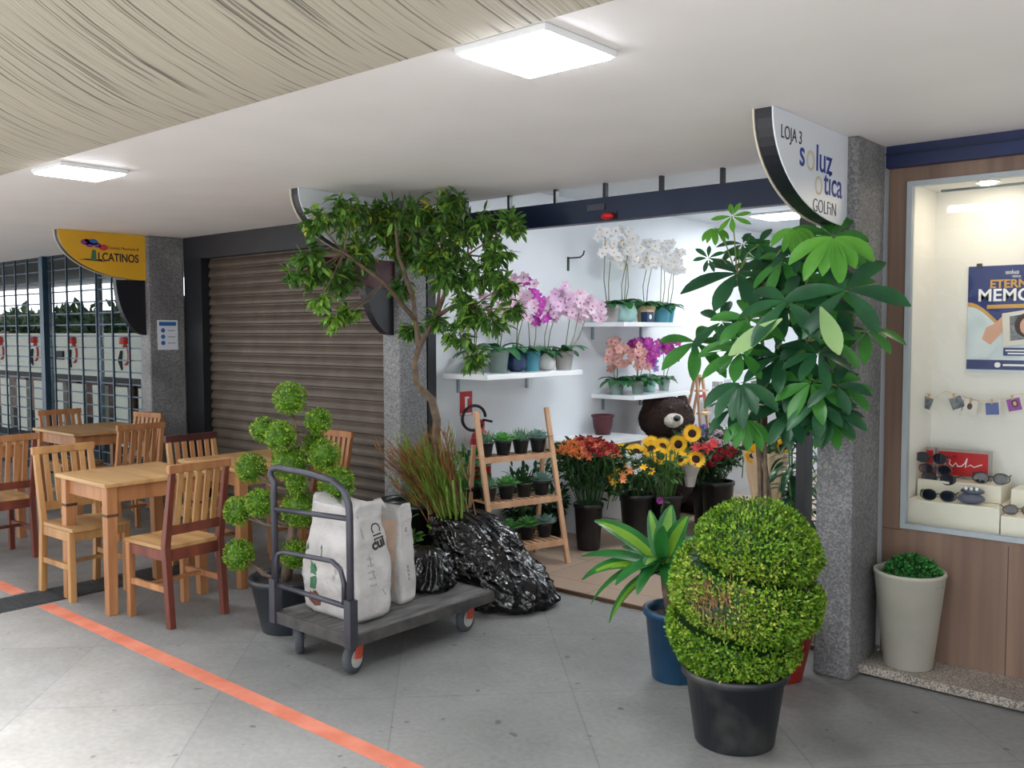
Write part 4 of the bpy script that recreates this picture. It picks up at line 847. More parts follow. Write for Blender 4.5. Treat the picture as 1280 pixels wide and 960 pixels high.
LV = [((-1.977, 3.80, 2.067), .085, 'pachira_light', 7, -.5), ((-2.09, 3.85, 2.027), .09, 'pachira_light', 5, .9), ((-2.039, 3.70, 1.876), .07, 'pachira_dark', 7, 0), ((-1.973, 3.9, 1.949), .12, 'pachira_dark', 6, .2),
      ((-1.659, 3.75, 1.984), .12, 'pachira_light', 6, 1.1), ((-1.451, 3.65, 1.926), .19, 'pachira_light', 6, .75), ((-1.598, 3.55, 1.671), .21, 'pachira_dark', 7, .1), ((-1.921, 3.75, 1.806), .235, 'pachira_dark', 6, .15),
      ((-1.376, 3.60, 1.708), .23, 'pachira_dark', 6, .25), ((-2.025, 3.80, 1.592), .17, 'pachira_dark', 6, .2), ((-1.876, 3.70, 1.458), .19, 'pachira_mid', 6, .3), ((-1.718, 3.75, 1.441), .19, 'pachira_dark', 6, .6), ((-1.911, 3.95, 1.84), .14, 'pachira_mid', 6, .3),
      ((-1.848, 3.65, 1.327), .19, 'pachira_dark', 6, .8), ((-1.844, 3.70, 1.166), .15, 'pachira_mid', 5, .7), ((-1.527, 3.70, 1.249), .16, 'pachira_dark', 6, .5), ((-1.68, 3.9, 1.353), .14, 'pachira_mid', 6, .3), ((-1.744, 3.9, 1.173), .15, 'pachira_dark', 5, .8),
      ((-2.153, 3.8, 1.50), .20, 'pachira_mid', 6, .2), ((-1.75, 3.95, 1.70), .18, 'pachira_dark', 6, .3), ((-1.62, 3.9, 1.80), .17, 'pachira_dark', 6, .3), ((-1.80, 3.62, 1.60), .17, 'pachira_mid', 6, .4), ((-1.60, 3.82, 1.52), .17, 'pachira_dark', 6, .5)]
rr = random.Random(15)
for _ in range(30):
    q = rr.random(); P = (-2.0+.55*rr.random()+.1*q, 3.8+rr.uniform(-.1, .18), 1.12+.85*q); LV.append((P, rr.uniform(.12, .19), rr.choice(('pachira_dark', 'pachira_dark', 'pachira_dark', 'pachira_mid')), rr.choice((5, 6, 7)), rr.uniform(.1, .6)))
for _ in range(6): LV.append(((-1.74+.26*rr.random(), 3.74+rr.uniform(-.05, .08), 1.0+.4*rr.random()), rr.uniform(.13, .18), 'pachira_dark', 5, .6))
lf = {}; rr = random.Random(8)
def obov(t): return max(.03, math.sin(PI*(t**1.25*.97+.015))**.75)
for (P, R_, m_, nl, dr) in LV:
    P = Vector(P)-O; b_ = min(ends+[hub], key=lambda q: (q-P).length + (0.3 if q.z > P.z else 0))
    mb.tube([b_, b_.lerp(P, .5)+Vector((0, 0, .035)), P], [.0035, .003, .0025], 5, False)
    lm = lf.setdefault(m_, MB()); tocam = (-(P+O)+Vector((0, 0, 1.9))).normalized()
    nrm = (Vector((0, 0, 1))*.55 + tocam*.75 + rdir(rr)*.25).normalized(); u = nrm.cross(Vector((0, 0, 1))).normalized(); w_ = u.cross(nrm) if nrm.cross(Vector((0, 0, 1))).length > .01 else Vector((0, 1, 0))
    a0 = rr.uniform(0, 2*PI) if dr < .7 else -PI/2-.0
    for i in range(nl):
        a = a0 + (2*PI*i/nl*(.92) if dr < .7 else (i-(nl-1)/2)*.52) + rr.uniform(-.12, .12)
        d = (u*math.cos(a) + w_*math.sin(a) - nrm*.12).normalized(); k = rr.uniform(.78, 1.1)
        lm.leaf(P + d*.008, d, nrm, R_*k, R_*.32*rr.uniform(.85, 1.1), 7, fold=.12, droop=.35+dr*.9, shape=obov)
pls = []; # two young pale leaflets hanging down
for (a, b_) in (((-1.595, 3.50, 1.60), (-1.80, 3.45, 1.47)), ((-1.44, 3.50, 1.645), (-1.36, 3.50, 1.47))):
    a = Vector(a)-O; b_ = Vector(b_)-O; pl = MB(); pls.append(pl); pl.leaf(a, b_-a, Vector((.35, -.8, .4)), (b_-a).length*1.05, .075, 8, fold=.08, droop=.15, shape=obov)
mb.build('branches', 'bark_green', mt, True)
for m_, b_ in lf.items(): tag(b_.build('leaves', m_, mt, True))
for pl in pls: pl.build('pale_leaflet', 'pachira_pale', mt, True)

# corn plant in blue pot
dc = thing('corn_plant', 'striped corn plant with arching leaves in a blue plastic pot', 'potted plant', (-2.10, 3.55, 0)); O = dc.location
MB().lathe(pot_prof(.105, .135, .32, .012), (0, 0, 0), 32).build('pot', 'blue_plastic', dc, True); soil(dc, .12, .28)
MB().tube([(-.03, 0, .28), (-.06, .01, .40), (-.075, .01, .50)], [.022, .02, .016], 10).build('cane', 'bark', dc, True)
hb = Vector((-.08, .01, .50)); g1, g2 = MB(), MB()
tips = [((-2.50, 3.50, .69), 1, .075), ((-2.57, 3.48, .52), 0, .05), ((-2.54, 3.42, .45), 1, .07), ((-2.36, 3.45, .22), 1, .06), ((-2.46, 3.42, .26), 0, .04), ((-2.28, 3.62, .75), 1, .05), ((-2.16, 3.60, .79), 1, .075), ((-2.05, 3.55, .77), 1, .06), ((-1.98, 3.52, .66), 0, .045), ((-1.96, 3.6, .55), 0, .05), ((-2.02, 3.42, .38), 0, .055), ((-2.30, 3.36, .42), 0, .05), ((-2.15, 3.38, .52), 1, .06), ((-2.10, 3.75, .62), 0, .05), ((-2.34, 3.7, .60), 0, .05), ((-2.2, 3.4, .36), 0, .045), ((-2.42, 3.6, .58), 0, .04), ((-2.1, 3.44, .70), 0, .05)]
for i, (tp, st_, w_) in enumerate(tips):
    tp = Vector(tp)-O; d = tp-hb; L = d.length*1.08; lowt = d.z < 0; dr = .9 if lowt else .45
    dd = (d.normalized() + Vector((0, 0, .5 if lowt else .25))).normalized(); s_ = hb + Vector((0, 0, rr.uniform(-.06, .03)))
    L *= .95; up = Vector((0, -.35, 1)) if abs(d.normalized().z) < .8 else Vector((.2, -1, .1))
    sh = lambda t: max(.05, math.sin(PI*(t*.93+.06))**.65)
    w_ *= 1.45; g1.leaf(s_, dd, up, L, w_, 10, fold=.18, droop=dr*1.3, shape=sh)
    if st_: g2.leaf(s_ + Vector((0, -.002, .0025)), dd, up, L*.97, w_*.48, 10, fold=.18, droop=dr*1.3, shape=sh)
g1.build('leaves', 'dracaena_green', dc, True); g2.build('leaf_stripes', 'dracaena_stripe', dc, True)

# cream planter with ball shrub on the granite step
pt_ = thing('planter', 'tall tapered cream planter with a clipped shrub on the granite step', 'planter', (-1.315, 4.245, .05))
MB().lathe([(.098, 0), (.104, .005), (.150, .415), (.154, .42), (.152, .432), (.140, .432), (.134, .41), (.130, .38), (.002, .378)], (0, 0, 0), 40).build('pot', 'cream_ceramic', pt_, True)
mb = MB(); rr = random.Random(9)
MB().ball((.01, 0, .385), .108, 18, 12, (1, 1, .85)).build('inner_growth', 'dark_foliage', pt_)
for _ in range(2600):
    d = rdir(rr); 
    if d.z < -.05: continue
    p = Vector((.01, 0, .385)) + Vector((d.x, d.y, d.z*.9))*.118*rr.uniform(.88, 1.05); mb.cur = rr.choice((0, 0, 1)); mb.leaf(p, (d+rdir(rr)*.8).normalized(), d+rdir(rr)*.4, .02, .013)
mb.build('foliage', ['ball_green', 'dark_foliage'], pt_)

# cloud-pruned bonsai
cb_ = thing('cloud_pruned_tree', 'cloud-pruned tree of green leaf balls in a black pot behind the trolley', 'topiary', (-4.00, 2.82, 0)); O = cb_.location.copy()
MB().lathe(pot_prof(.125, .18, .285, .014), (0, 0, 0), 36).build('pot', 'nursery_pot', cb_, True); soil(cb_, .16, .25)
balls = [(-3.914, 2.8, 1.213, 0.081), (-4.123, 2.78, 1.042, 0.063), (-3.862, 2.7, 1.033, 0.073), (-3.788, 2.88, 1.099, 0.064), (-3.699, 2.85, 0.937, 0.077), (-3.872, 2.92, 0.979, 0.055), (-4.182, 2.74, 0.839, 0.077), (-3.886, 2.78, 0.89, 0.094), (-3.622, 2.86, 0.796, 0.09), (-4.245, 2.7, 0.608, 0.074), (-4.015, 2.68, 0.683, 0.071), (-3.842, 2.8, 0.657, 0.093), (-4.247, 2.7, 0.376, 0.079), (-3.918, 2.82, 0.408, 0.072), (-3.80, 2.75, .80, .05), (-3.96, 2.76, 1.05, .05)]
# spread the balls as in the photograph: pixel-left ones lie further along -X
mb = MB(); trunk = [Vector((.0, 0, .25)), Vector((.04, .0, .45)), Vector((.10, 0, .65)), Vector((.07, 0, .82)), Vector((.13, 0, .98)), Vector((.09, 0, 1.12))]
mb.tube(trunk, [.03, .026, .02, .017, .012, .007], 8)
rr = random.Random(31)
for i, (x, y, z, r) in enumerate(balls):
    c = Vector((x, y, z))-O; a = min([trunk[k].lerp(trunk[k+1], t) for k in range(5) for t in (0, .5, 1)], key=lambda q: (q-c).length + max(0, q.z-c.z+.05)*2)
    for q in range(2): mid = a.lerp(c, .5)+Vector((rr.uniform(-.02, .02), rr.uniform(-.02, .02), -.035)); mb.tube([a, mid, c+rdir(rr)*.02], [.010, .008, .005], 6)
    lb = MB(); lb.cur = 1; lb.ball(c, r*.80, 14, 10, nz=.15)
    for _ in range(int(95000*r*r)+300):
        d = rdir(rr); p = c + d*r*rr.uniform(.86, 1.02)*(1+.07*noise.noise(d*3+c*9)); lb.cur = 0 if rr.random() < .72 else (2 if rr.random() < .2 else 1); lb.leaf(p, (d+rdir(rr)*.9+Vector((0, 0, .2))).normalized(), d+rdir(rr)*.5, rr.uniform(.011, .016), .009, fold=.15)
    lb.build('foliage_ball', ['box_green', 'box_dark', 'box_yellow'], cb_)
mb.build('branches', 'bark', cb_, True)

# broad-leaved tree by the second pillar
tr = thing('potted_tree', 'small leafy tree in a black pot touching the corridor ceiling beside the pillar', 'potted tree', (-4.02, 3.84, 0)); O = tr.location.copy()
MB().lathe(pot_prof(.16, .22, .52, .014), (-.12, .0, 0), 32).build('pot', 'black_plastic', tr, True)
mb = MB()
T = [Vector(q)-O for q in ((-4.02, 3.85, .48), (-3.937, 3.86, 0.856), (-3.930, 3.86, 1.025), (-3.948, 3.84, 1.145), (-4.036, 3.8, 1.239), (-4.034, 3.78, 1.36), (-3.992, 3.78, 1.465), (-4.024, 3.78, 1.622), (-4.015, 3.76, 1.74))]
mb.tube(T, [.026, .025, .025, .024, .02, .018, .018, .014, .012], 10)
B1 = [T[6], Vector((-3.919, 3.85, 1.64))-O, Vector((-3.88, 3.84, 1.80))-O, Vector((-3.85, 3.83, 1.98))-O, Vector((-3.82, 3.83, 2.15))-O]; B2 = [B1[1], Vector((-3.804, 3.85, 1.853))-O, Vector((-3.66, 3.85, 1.99))-O]; B3 = [T[7], Vector((-4.1, 3.6, 1.84))-O, Vector((-4.15, 3.35, 2.0))-O]; B4 = [T[8], Vector((-4.08, 3.7, 2.0))-O, Vector((-4.05, 3.65, 2.2))-O]
B5 = [B1[1], Vector((-3.75, 3.82, 1.70))-O, Vector((-3.62, 3.8, 1.66))-O]
for b_ in (B1, B2, B3, B4, B5): mb.tube(b_, [.016]+[.011-.0015*i for i in range(len(b_)-1)], 7)
nodes = T[5:]+B1+B2+B3+B4+B5
blobs = [(-4.165, 3.40, 2.242, 0.145), (-4.166, 3.173, 2.169, 0.097), (-4.23, 3.699, 2.224, 0.182), (-4.003, 3.741, 2.253, 0.168), (-3.859, 3.90, 2.25, 0.155), (-3.611, 3.904, 2.144, 0.165), (-3.355, 3.887, 2.132, 0.088), (-3.795, 3.797, 2.08, 0.208), (-4.20, 3.871, 2.067, 0.16), (-4.207, 3.517, 2.017, 0.14), (-4.21, 3.149, 1.972, 0.106), (-4.251, 3.268, 1.869, 0.118), (-4.228, 3.413, 1.851, 0.111), (-4.233, 3.094, 1.874, 0.066), (-4.193, 3.313, 1.642, 0.068), (-4.161, 3.402, 1.675, 0.06), (-4.166, 3.193, 1.729, 0.044), (-3.568, 3.856, 1.889, 0.172), (-3.412, 3.831, 1.991, 0.106), (-3.567, 3.787, 1.685, 0.153), (-3.697, 3.729, 1.889, 0.136), (-3.622, 3.727, 1.528, 0.099), (-3.49, 3.836, 1.617, 0.117), (-3.568, 3.8, 1.414, 0.081), (-4.193, 3.815, 1.818, 0.078), (-4.191, 3.90, 1.575, 0.069), (-3.921, 3.851, 1.621, 0.076), (-3.758, 3.83, 2.30, 0.075), (-4.2, 3.755, 2.155, 0.15), (-3.856, 3.726, 1.942, 0.138), (-3.339, 3.801, 1.79, 0.07), (-3.241, 3.754, 1.678, 0.06)]
lv = MB(); rr = random.Random(77)
for bi, (x, y, z, r) in enumerate(blobs):
    c = Vector((x, y, z))-O; a = min(nodes, key=lambda q: (q-c).length); mid = a.lerp(c, .5)+rdir(rr)*.03
    mb.tube([a, mid, c], [.006, .0045, .003], 5, False)
    nt_ = int(7+r*r*850)
    for _ in range(nt_):
        d = rdir(rr); e = c + Vector((d.x, d.y, d.z*.8))*r*rr.uniform(.5, 1.15); s_ = c.lerp(e, .2); mb.tube([s_, e], [.002, .001], 3, False)
        tw = (e-s_); tl = tw.length
        for q in range(rr.randint(8, 12)):
            p = s_.lerp(e, rr.uniform(.1, 1.0)); dd = (tw.normalized()*.5 + rdir(rr)*.8 + Vector((0, 0, -.45))).normalized()
            if p.z + O.z > 2.34: continue
            lv.cur = 0 if rr.random() < .78 else 1
            if abs(x+4.003) < .3 and z > 1.9 and rr.random() < .05: lv.cur = 2
            if bi in (14, 15, 16) and rr.random() < .6: lv.cur = 1
            L = rr.uniform(.05, .085); lv.leaf(p, dd, Vector((0, 0, 1))+rdir(rr)*.6, L, L*.32, 3, fold=.12, droop=.4)
mb.build('branches', 'bark', tr, True); lv.build('leaves', ['tree_leaf', 'tree_leaf_light', 'yellow_leaf'], tr, True)
# leafy plants around the tree pot and behind the bags
def bush(name, label, loc, r, n, L, W, m_, pot=None, z0=.0, sc=(1, 1, 1), segs=3):
    t_ = thing(name, label, 'potted plant', loc); mb = MB(); rr_ = random.Random(int(abs(loc[0]*991)+n)); st_ = MB()
    if pot: MB().lathe(pot_prof(*pot), (0, 0, 0), 24).build('pot', 'black_plastic', t_, True)
    for _ in range(n):
        d = rdir(rr_); p = Vector((d.x*r*sc[0], d.y*r*sc[1], z0 + d.z*r*sc[2]))*rr_.uniform(.5, 1.0)
        if p.z < .05: p.z = .05+rr_.random()*.05
        mb.leaf(p, (d + Vector((0, 0, .3)) + rdir(rr_)*.6).normalized(), Vector((0, 0, 1))+rdir(rr_)*.5, L*rr_.uniform(.7, 1.2), W, segs, fold=.12, droop=.6)
    for _ in range(14): e = rdir(rr_); st_.tube([(0, 0, max(0.02, (pot[2]-.04) if pot else 0)), (e.x*r*.6*sc[0], e.y*r*.6*sc[1], z0+abs(e.z)*r*.4)], [.005, .002], 4, False)
    mb.build('leaves', m_, t_, True); st_.build('stems', 'stem_green', t_); return t_
bush('leafy_plant', 'bright green leafy plant in a dark pot left of the fire extinguisher', (-4.22, 4.42, .018), .15, 170, .09, .035, 'dracaena_green', (.10, .14, .52), .66, (.75, .7, .7))
bush('leafy_plant', 'dark green plant low between the sacks and the black bag', (-3.93, 3.52, 0), .2, 260, .06, .035, 'tree_leaf', (.08, .11, .14), .32, (.8, .7, 1.1))
bush('leafy_plant', 'dark bushy plant in shadow behind the ladder stand', (-4.24, 5.02, .018), .16, 260, .08, .03, 'dark_foliage', (.08, .11, .22), .42, (.8, 1.1, 1.1))
bush('leafy_plant', 'dark bushy plant between the ladder stand and the white desk', (-4.24, 5.34, .018), .14, 220, .08, .03, 'dark_foliage', (.08, .11, .20), .36, (.8, 1.0, 1.1))
# plants behind the right-hand pillar
def lance(label, loc, h, n, m_, rr_, spread=.3, L=.28):
    t_ = thing('lance_leaved_plant', label, 'potted plant', loc); MB().lathe(pot_prof(.10, .14, .30), (0, 0, 0), 24).build('pot', 'black_plastic', t_, True); st_ = MB(); lf_ = MB()
    for s in range(5):
        e = Vector((rr_.uniform(-.08, .08), rr_.uniform(-.08, .08), h*rr_.uniform(.75, 1.0))); st_.tube([(0, 0, .26), e*.5+Vector((0, 0, .1)), e], [.009, .007, .004], 6)
        for _ in range(n): t = rr_.uniform(.3, 1); p = Vector((0, 0, .26)).lerp(e, t); d = rdir(rr_); d.z = abs(d.z)*.6; lf_.leaf(p, d, Vector((0, 0, 1)), L*rr_.uniform(.6, 1.1), .035, 7, fold=.15, droop=1.9)
    st_.build('stems', 'stem_green', t_, True); lf_.build('leaves', m_, t_, True); return t_
lance('bushy plant with hanging lance leaves behind the right-hand pillar', (-2.02, 4.62, .018), 1.15, 12, 'pachira_dark', random.Random(5))
lance('bright green hanging plant farther inside at the right of the doorway', (-2.25, 5.6, .018), 1.35, 9, 'pachira_mid', random.Random(6), L=.2)
bl_ = thing('broad_leaved_plant', 'low broad-leaved green plant beside the wrapped sunflower bouquet', 'potted plant', (-2.22, 4.75, .018)); MB().lathe(pot_prof(.08, .11, .30), (0, 0, 0), 24).build('pot', 'black_plastic', bl_, True)
mb = MB()
for i in range(12): a = i*2.4; mb.leaf((0, 0, .26), (math.cos(a)*.5, math.sin(a)*.5, 1.1), (math.cos(a), math.sin(a), -.5), .34, .10, 8, fold=.12, droop=.9)
mb.build('leaves', 'dracaena_green', bl_, True)
dk_ = bush('dark_flowering_plant', 'dark purple-leaved plant low beside the right-hand door post', (-1.98, 5.05, .018), .12, 160, .05, .03, 'dark_foliage', (.08, .11, .36), .50)
mb = MB(); rr = random.Random(2)
for _ in range(16): d = rdir(rr); mb.ball((d.x*.11, d.y*.11, .5+d.z*.11), .013, 6, 4)
mb.build('blossoms', 'petal_pink', dk_)

# ------------------------------------------------------------------ orchids on the wall shelves
def petal_flower(mb, c, nrm, r, rr_, np_=5):
    nrm = Vector(nrm).normalized(); u = nrm.cross(Vector((0, 0, 1))).normalized(); w_ = u.cross(nrm); a0 = rr_.uniform(0, 1)
    for i in range(np_): a = a0 + 2*PI*i/np_; mb.leaf(c, u*math.cos(a)+w_*math.sin(a)+nrm*.12, nrm, r, r*(.9 if i % 2 else .75), 3, fold=.06, shape=lambda t: math.sin(PI*(t*.8+.12))**.6)
def orchid(label, y, z, pm, pr, ph, stems, fm, x=-4.22, leafn=9, LL=.16, leafm='orchid_leaf', cat='orchid', prof=None, centre='petal_magenta', seed=0, group=None):
    t_ = thing('potted_orchid', label, cat, (x, y, z)); rr_ = random.Random(seed+int(y*100)); prof = prof or pot_prof(pr*.8, pr, ph, .003, .006)
    MB().lathe(prof, (0, 0, 0), 24).build('pot', pm, t_, True); mb = MB()
    for i in range(leafn): a = 2*PI*i/leafn + rr_.uniform(-.2, .2); mb.leaf((0, 0, ph-.015), (math.cos(a), math.sin(a), rr_.uniform(.35, 1.0)), (0, 0, 1), LL*1.2*rr_.uniform(.75, 1.1), LL*.48, 6, fold=.12, droop=1.5, shape=lambda t: max(.06, math.sin(PI*(t*.9+.07))**.6))
    mb.build('leaves', leafm, t_, True); sm = MB(); fl = MB(); ce = MB()
    for (dy, hz, cnt, arch) in stems:
        top = Vector((rr_.uniform(-.02, .08), dy, hz)); sm.tube([(0, dy*.25, ph-.02), (.01, dy*.7, hz*.5), (top.x, top.y, hz*.85), top], [.004, .0035, .003, .002], 5)
        for q in range(int(cnt*1.9)):
            p = top + Vector((rr_.uniform(-.06, .08), rr_.uniform(-.075, .075)+arch*q/cnt*.1, rr_.uniform(-.13, .06))); nn = Vector((.8, -.7, rr_.uniform(-.3, .2))) + rdir(rr_)*.35
            petal_flower(fl, p, nn, rr_.uniform(.032, .042), rr_); fl.cur = 1; fl.ball(p+nn.normalized()*.006, .006, 6, 4); fl.cur = 0
    if stems: sm.build('flower_stems', 'bark_green', t_, True); fl.build('blossoms', [fm, centre], t_, True)
    return t_
Z1 = 1.270
roundp = lambda r, h: [(r*.5, 0), (r*.85, h*.15), (r, h*.5), (r*.85, h*.85), (r*.72, h), (r*.66, h), (r*.6, h-.03), (.002, h-.03)]
orchid('leafy foliage plant in a beige pot at the street end of the shelf', 4.53, Z1, 'stone_grey', .075, .15, [(.02, .47, 5, 0)], 'petal_pink', LL=.15, x=-4.25)
orchid('orchid in a clear pot with one long hanging leaf on the near shelf', 4.74, Z1, 'clear_pot', .075, .16, [(-.02, .52, 8, 0), (.05, .60, 8, .3)], 'petal_pink', LL=.19, leafn=8)
orchid('pale pink orchid in a navy pot on the near shelf', 4.93, Z1, 'navy_ceramic', .065, .14, [(.02, .50, 8, 0), (.0, .58, 7, 0)], 'petal_pink', prof=roundp(.075, .14))
orchid('magenta and white orchid in the teal cylinder pot', 5.10, Z1, 'teal_ceramic', .065, .14, [(-.06, .60, 7, 0), (.05, .48, 8, 0)], 'petal_magenta', LL=.17, centre='petal_pink')
orchid('lilac orchid in the round white pot on the near shelf', 5.26, Z1, 'white_ceramic', .07, .125, [(-.03, .50, 9, 0), (.06, .56, 9, 0)], 'petal_lilac', prof=roundp(.078, .125))
orchid('pink orchid in a faceted grey pot at the inner end of the near shelf', 5.39, Z1, 'stone_grey', .07, .14, [(.04, .52, 10, 0), (.16, .50, 10, .4), (.26, .50, 9, .6)], 'petal_pink', x=-4.15)
Z2 = 1.625
orchid('tall white orchid in a brownish pot, street end of the upper shelf', 6.08, Z2, 'stone_grey', .075, .14, [(-.14, .66, 9, 0), (-.05, .62, 8, .2)], 'petal_white', LL=.14, centre='petal_yellow')
orchid('tall white orchid in the round mint pot on the upper shelf', 6.27, Z2, 'mint_ceramic', .10, .15, [(-.06, .60, 10, 0), (.03, .70, 10, 0), (.08, .58, 8, 0)], 'petal_white', prof=roundp(.115, .15), LL=.2, leafm='dracaena_green', centre='petal_yellow')
orchid('white orchid in a pinkish grey pot on the upper shelf', 6.60, Z2, 'burgundy' if False else 'kraft_paper', .08, .14, [(-.08, .60, 9, 0), (.03, .61, 9, 0)], 'petal_white', LL=.2, leafm='dracaena_green', centre='petal_yellow')
orchid('white orchid in the blue-grey pot on the upper shelf', 6.78, Z2, 'teal_ceramic', .08, .14, [(-.03, .61, 9, 0), (.06, .60, 9, 0)], 'petal_white', centre='petal_yellow', x=-4.18)
orchid('white orchid in the green pot at the inner end of the upper shelf', 6.95, Z2, 'turquoise', .06, .13, [(.0, .58, 9, 0), (.1, .57, 8, 0)], 'petal_white', centre='petal_yellow')
nv = thing('shop_card', 'small navy card box standing between the upper shelf pots', 'card box', (-4.10, 6.44, Z2)); bevel(MB().box(-.03, .03, -.05, .05, 0, .09).build('box_body', 'navy_ceramic', nv), .002); MB().box(-.03, .032, -.052, .052, .085, .10).build('wooden_lid', 'kraft_paper', nv); MB().lathe([(.02, 0), (.02, .001)], (.0305, 0, .045), 14, axis=(1, 0, 0)).build('emblem', 'ink_white', nv)
Z3 = 1.04
orchid('salmon orchid in a clear pot, street end of the lower shelf', 6.22, Z3, 'clear_pot', .06, .11, [(-.08, .38, 8, 0), (.0, .34, 8, 0)], 'petal_salmon', LL=.15, x=-4.25)
orchid('salmon orchid in the second clear pot on the lower shelf', 6.33, Z3, 'clear_pot', .05, .11, [(-.03, .35, 7, 0)], 'petal_salmon', LL=.15, x=-4.12)
orchid('magenta orchid in a clear glass pot above the teddy bear', 6.50, Z3, 'clear_pot', .055, .11, [(-.04, .38, 12, 0), (.04, .36, 12, 0)], 'petal_magenta', LL=.17, centre='petal_yellow')
orchid('leafy orchid in a mottled grey pot on the lower shelf', 6.66, Z3, 'mint_ceramic', .06, .10, [(.0, .32, 3, 0)], 'petal_purple', LL=.17)
orchid('small magenta orchid at the inner end of the lower shelf', 6.90, Z3, 'clear_pot', .05, .10, [(-.02, .36, 8, 0), (.08, .37, 6, 0)], 'petal_magenta', LL=.14, centre='petal_yellow')

# ------------------------------------------------------------------ cut flowers in black buckets
def bucket(label, x, y, r=.11, h=.33):
    t_ = thing('flower_bucket', label, 'bucket', (x, y, .018)); MB().lathe(pot_prof(r*.8, r, h, .008), (0, 0, 0), 28).build('bucket_body', 'black_plastic', t_, True); return t_
def flower_proto(kind, m_, r, label, group):
    t_ = thing({'sun': 'sunflower', 'ger': 'gerbera', 'lil': 'lily', 'mum': 'chrysanthemum'}[kind], label, 'flower', (0, 0, 0), 0, group); mb = MB(); L = .34
    rr_ = random.Random(len(label)); MB().tube([(0, 0, -L), (.008, 0, -L*.5), (0, 0, -.012)], [.004, .004, .0035], 5).build('stem', 'stem_green', t_)
    if kind in ('sun', 'ger'):
        for ring in range(2):
            n_ = 17
            for i in range(n_): a = 2*PI*(i+.5*ring)/n_; mb.leaf((r*.3*math.cos(a), r*.3*math.sin(a), .0), (math.cos(a), math.sin(a), .22+.12*ring+rr_.uniform(-.1, .1)), (0, 0, 1), r*.72, r*.24, 2, fold=.1)
        MB().lathe([(r*.40, -.004), (r*.42, .004), (r*.3, .012), (.002, .009)], (0, 0, 0), 18).build('flower_head', 'seed_head', t_, True)
    elif kind == 'lil':
        for i in range(6): a = 2*PI*i/6; mb.leaf((0, 0, -.01), (math.cos(a), math.sin(a), .75), (0, 0, 1), r*1.1, r*.48, 4, fold=.1, droop=.9)
        for j in range(4): a = 1.6*j; 
    else:
        for _ in range(46): d = rdir(rr_); d.z = abs(d.z); mb.leaf(d*r*.35, d, rdir(rr_), r*.6, r*.28, 1, fold=.2)
    mb.build('petals', m_, t_, True)
    lf_ = MB()
    for j in range(5): a = j*2.3; lf_.leaf((0, 0, -.05-.05*j), (math.cos(a), math.sin(a), .4), (0, 0, 1), .07, .025, 3, droop=.8)
    lf_.build('stem_leaves', 'dark_foliage', t_, True); return t_
def scatter(proto, spots, rr_, tilt=.5, face=(.45, -.75, .6)):
    for i, (x, y, z) in enumerate(spots):
        o = proto if i == 0 else copy_tree(proto)
        o.location = (x, y, z); d = (Vector(face) + rdir(rr_)*tilt).normalized(); o.rotation_euler = d.to_track_quat('Z', 'Y').to_euler()
def stems_in(label, x, y, z0, z1, n, r0, r1, m_, name='flower_stems'):
    mb = MB(); rr_ = random.Random(n)
    for _ in range(n): a = rr_.uniform(0, 6.28); b_ = rr_.random()**.5; mb.tube([(x+r0*b_*math.cos(a), y+r0*b_*math.sin(a), z0), (x+r1*b_*math.cos(a), y+r1*b_*math.sin(a), z1)], .004, 4, False); 
    for _ in range(n*6): a = rr_.uniform(0, 6.28); b_ = rr_.random()**.5; t = rr_.uniform(.45, 1); rr2 = r0+(r1-r0)*t; mb.leaf((x+rr2*b_*math.cos(a), y+rr2*b_*math.sin(a), z0+(z1-z0)*t), rdir(rr_), rdir(rr_), .07, .022, 2, droop=.5)
    return tag(mb.build(name, m_), label, 'stems', kind='stuff')
rr = random.Random(101)
def disc_spots(cx, cy, cz, rx, ry, n, dome=.08, rr_=rr):
    out = []
    for i in range(n): a = i*2.39996; q = math.sqrt((i+.5)/n); out.append((cx+rx*q*math.cos(a)+rr_.uniform(-.015, .015), cy+ry*q*math.sin(a), cz+dome*(1-q*q)+rr_.uniform(-.015, .02)))
    return out
bucket('black bucket of orange and red flowers beside the ladder stand', -3.80, 5.22, .10, .33)
stems_in('massed green stems in the bucket nearest the ladder stand', -3.80, 5.22, .3, .66, 60, .07, .19, 'dark_foliage')
sp = disc_spots(-3.80, 5.22, .70, .23, .21, 96)
gs = 'flowers massed in the bucket beside the ladder stand'
scatter(flower_proto('mum', 'petal_orange', .036, 'orange bloom in the mass beside the ladder stand', gs), sp[0::3][:10] + [s for s in sp if s[0]+s[1] < 1.30 and s not in sp[0::3][:10]], rr, .6)
scatter(flower_proto('mum', 'petal_crimson', .038, 'dark red bloom in the mass beside the ladder stand', gs), [s for i, s in enumerate(sp) if i % 3 == 1 and s[0]+s[1] >= 1.30], rr, .6)
scatter(flower_proto('lil', 'petal_coral', .034, 'coral lily in the mass beside the ladder stand', gs), [s for i, s in enumerate(sp) if i % 3 == 2 and s[0]+s[1] >= 1.30 or (i % 3 == 0 and i >= 30 and s[0]+s[1] >= 1.30)], rr, .6)
bucket('black bucket with a dark red gerbera, second from the ladder stand', -3.66, 5.62, .12, .36)
stems_in('dark leafy stems around the red gerbera', -3.66, 5.62, .33, .58, 40, .08, .16, 'dark_foliage')
scatter(flower_proto('ger', 'petal_coral', .05, 'dark red gerbera facing the street', None), [(-3.72, 5.36, .52)], rr, .1)
scatter(flower_proto('lil', 'petal_yellow', .034, 'yellow flower low in front of the sunflowers', 'yellow and orange flowers low before the sunflowers'), [(-3.68, 5.32, .53), (-3.65, 5.36, .57), (-3.64, 5.30, .50), (-3.50, 5.46, .60), (-3.46, 5.50, .57)], rr, .4)
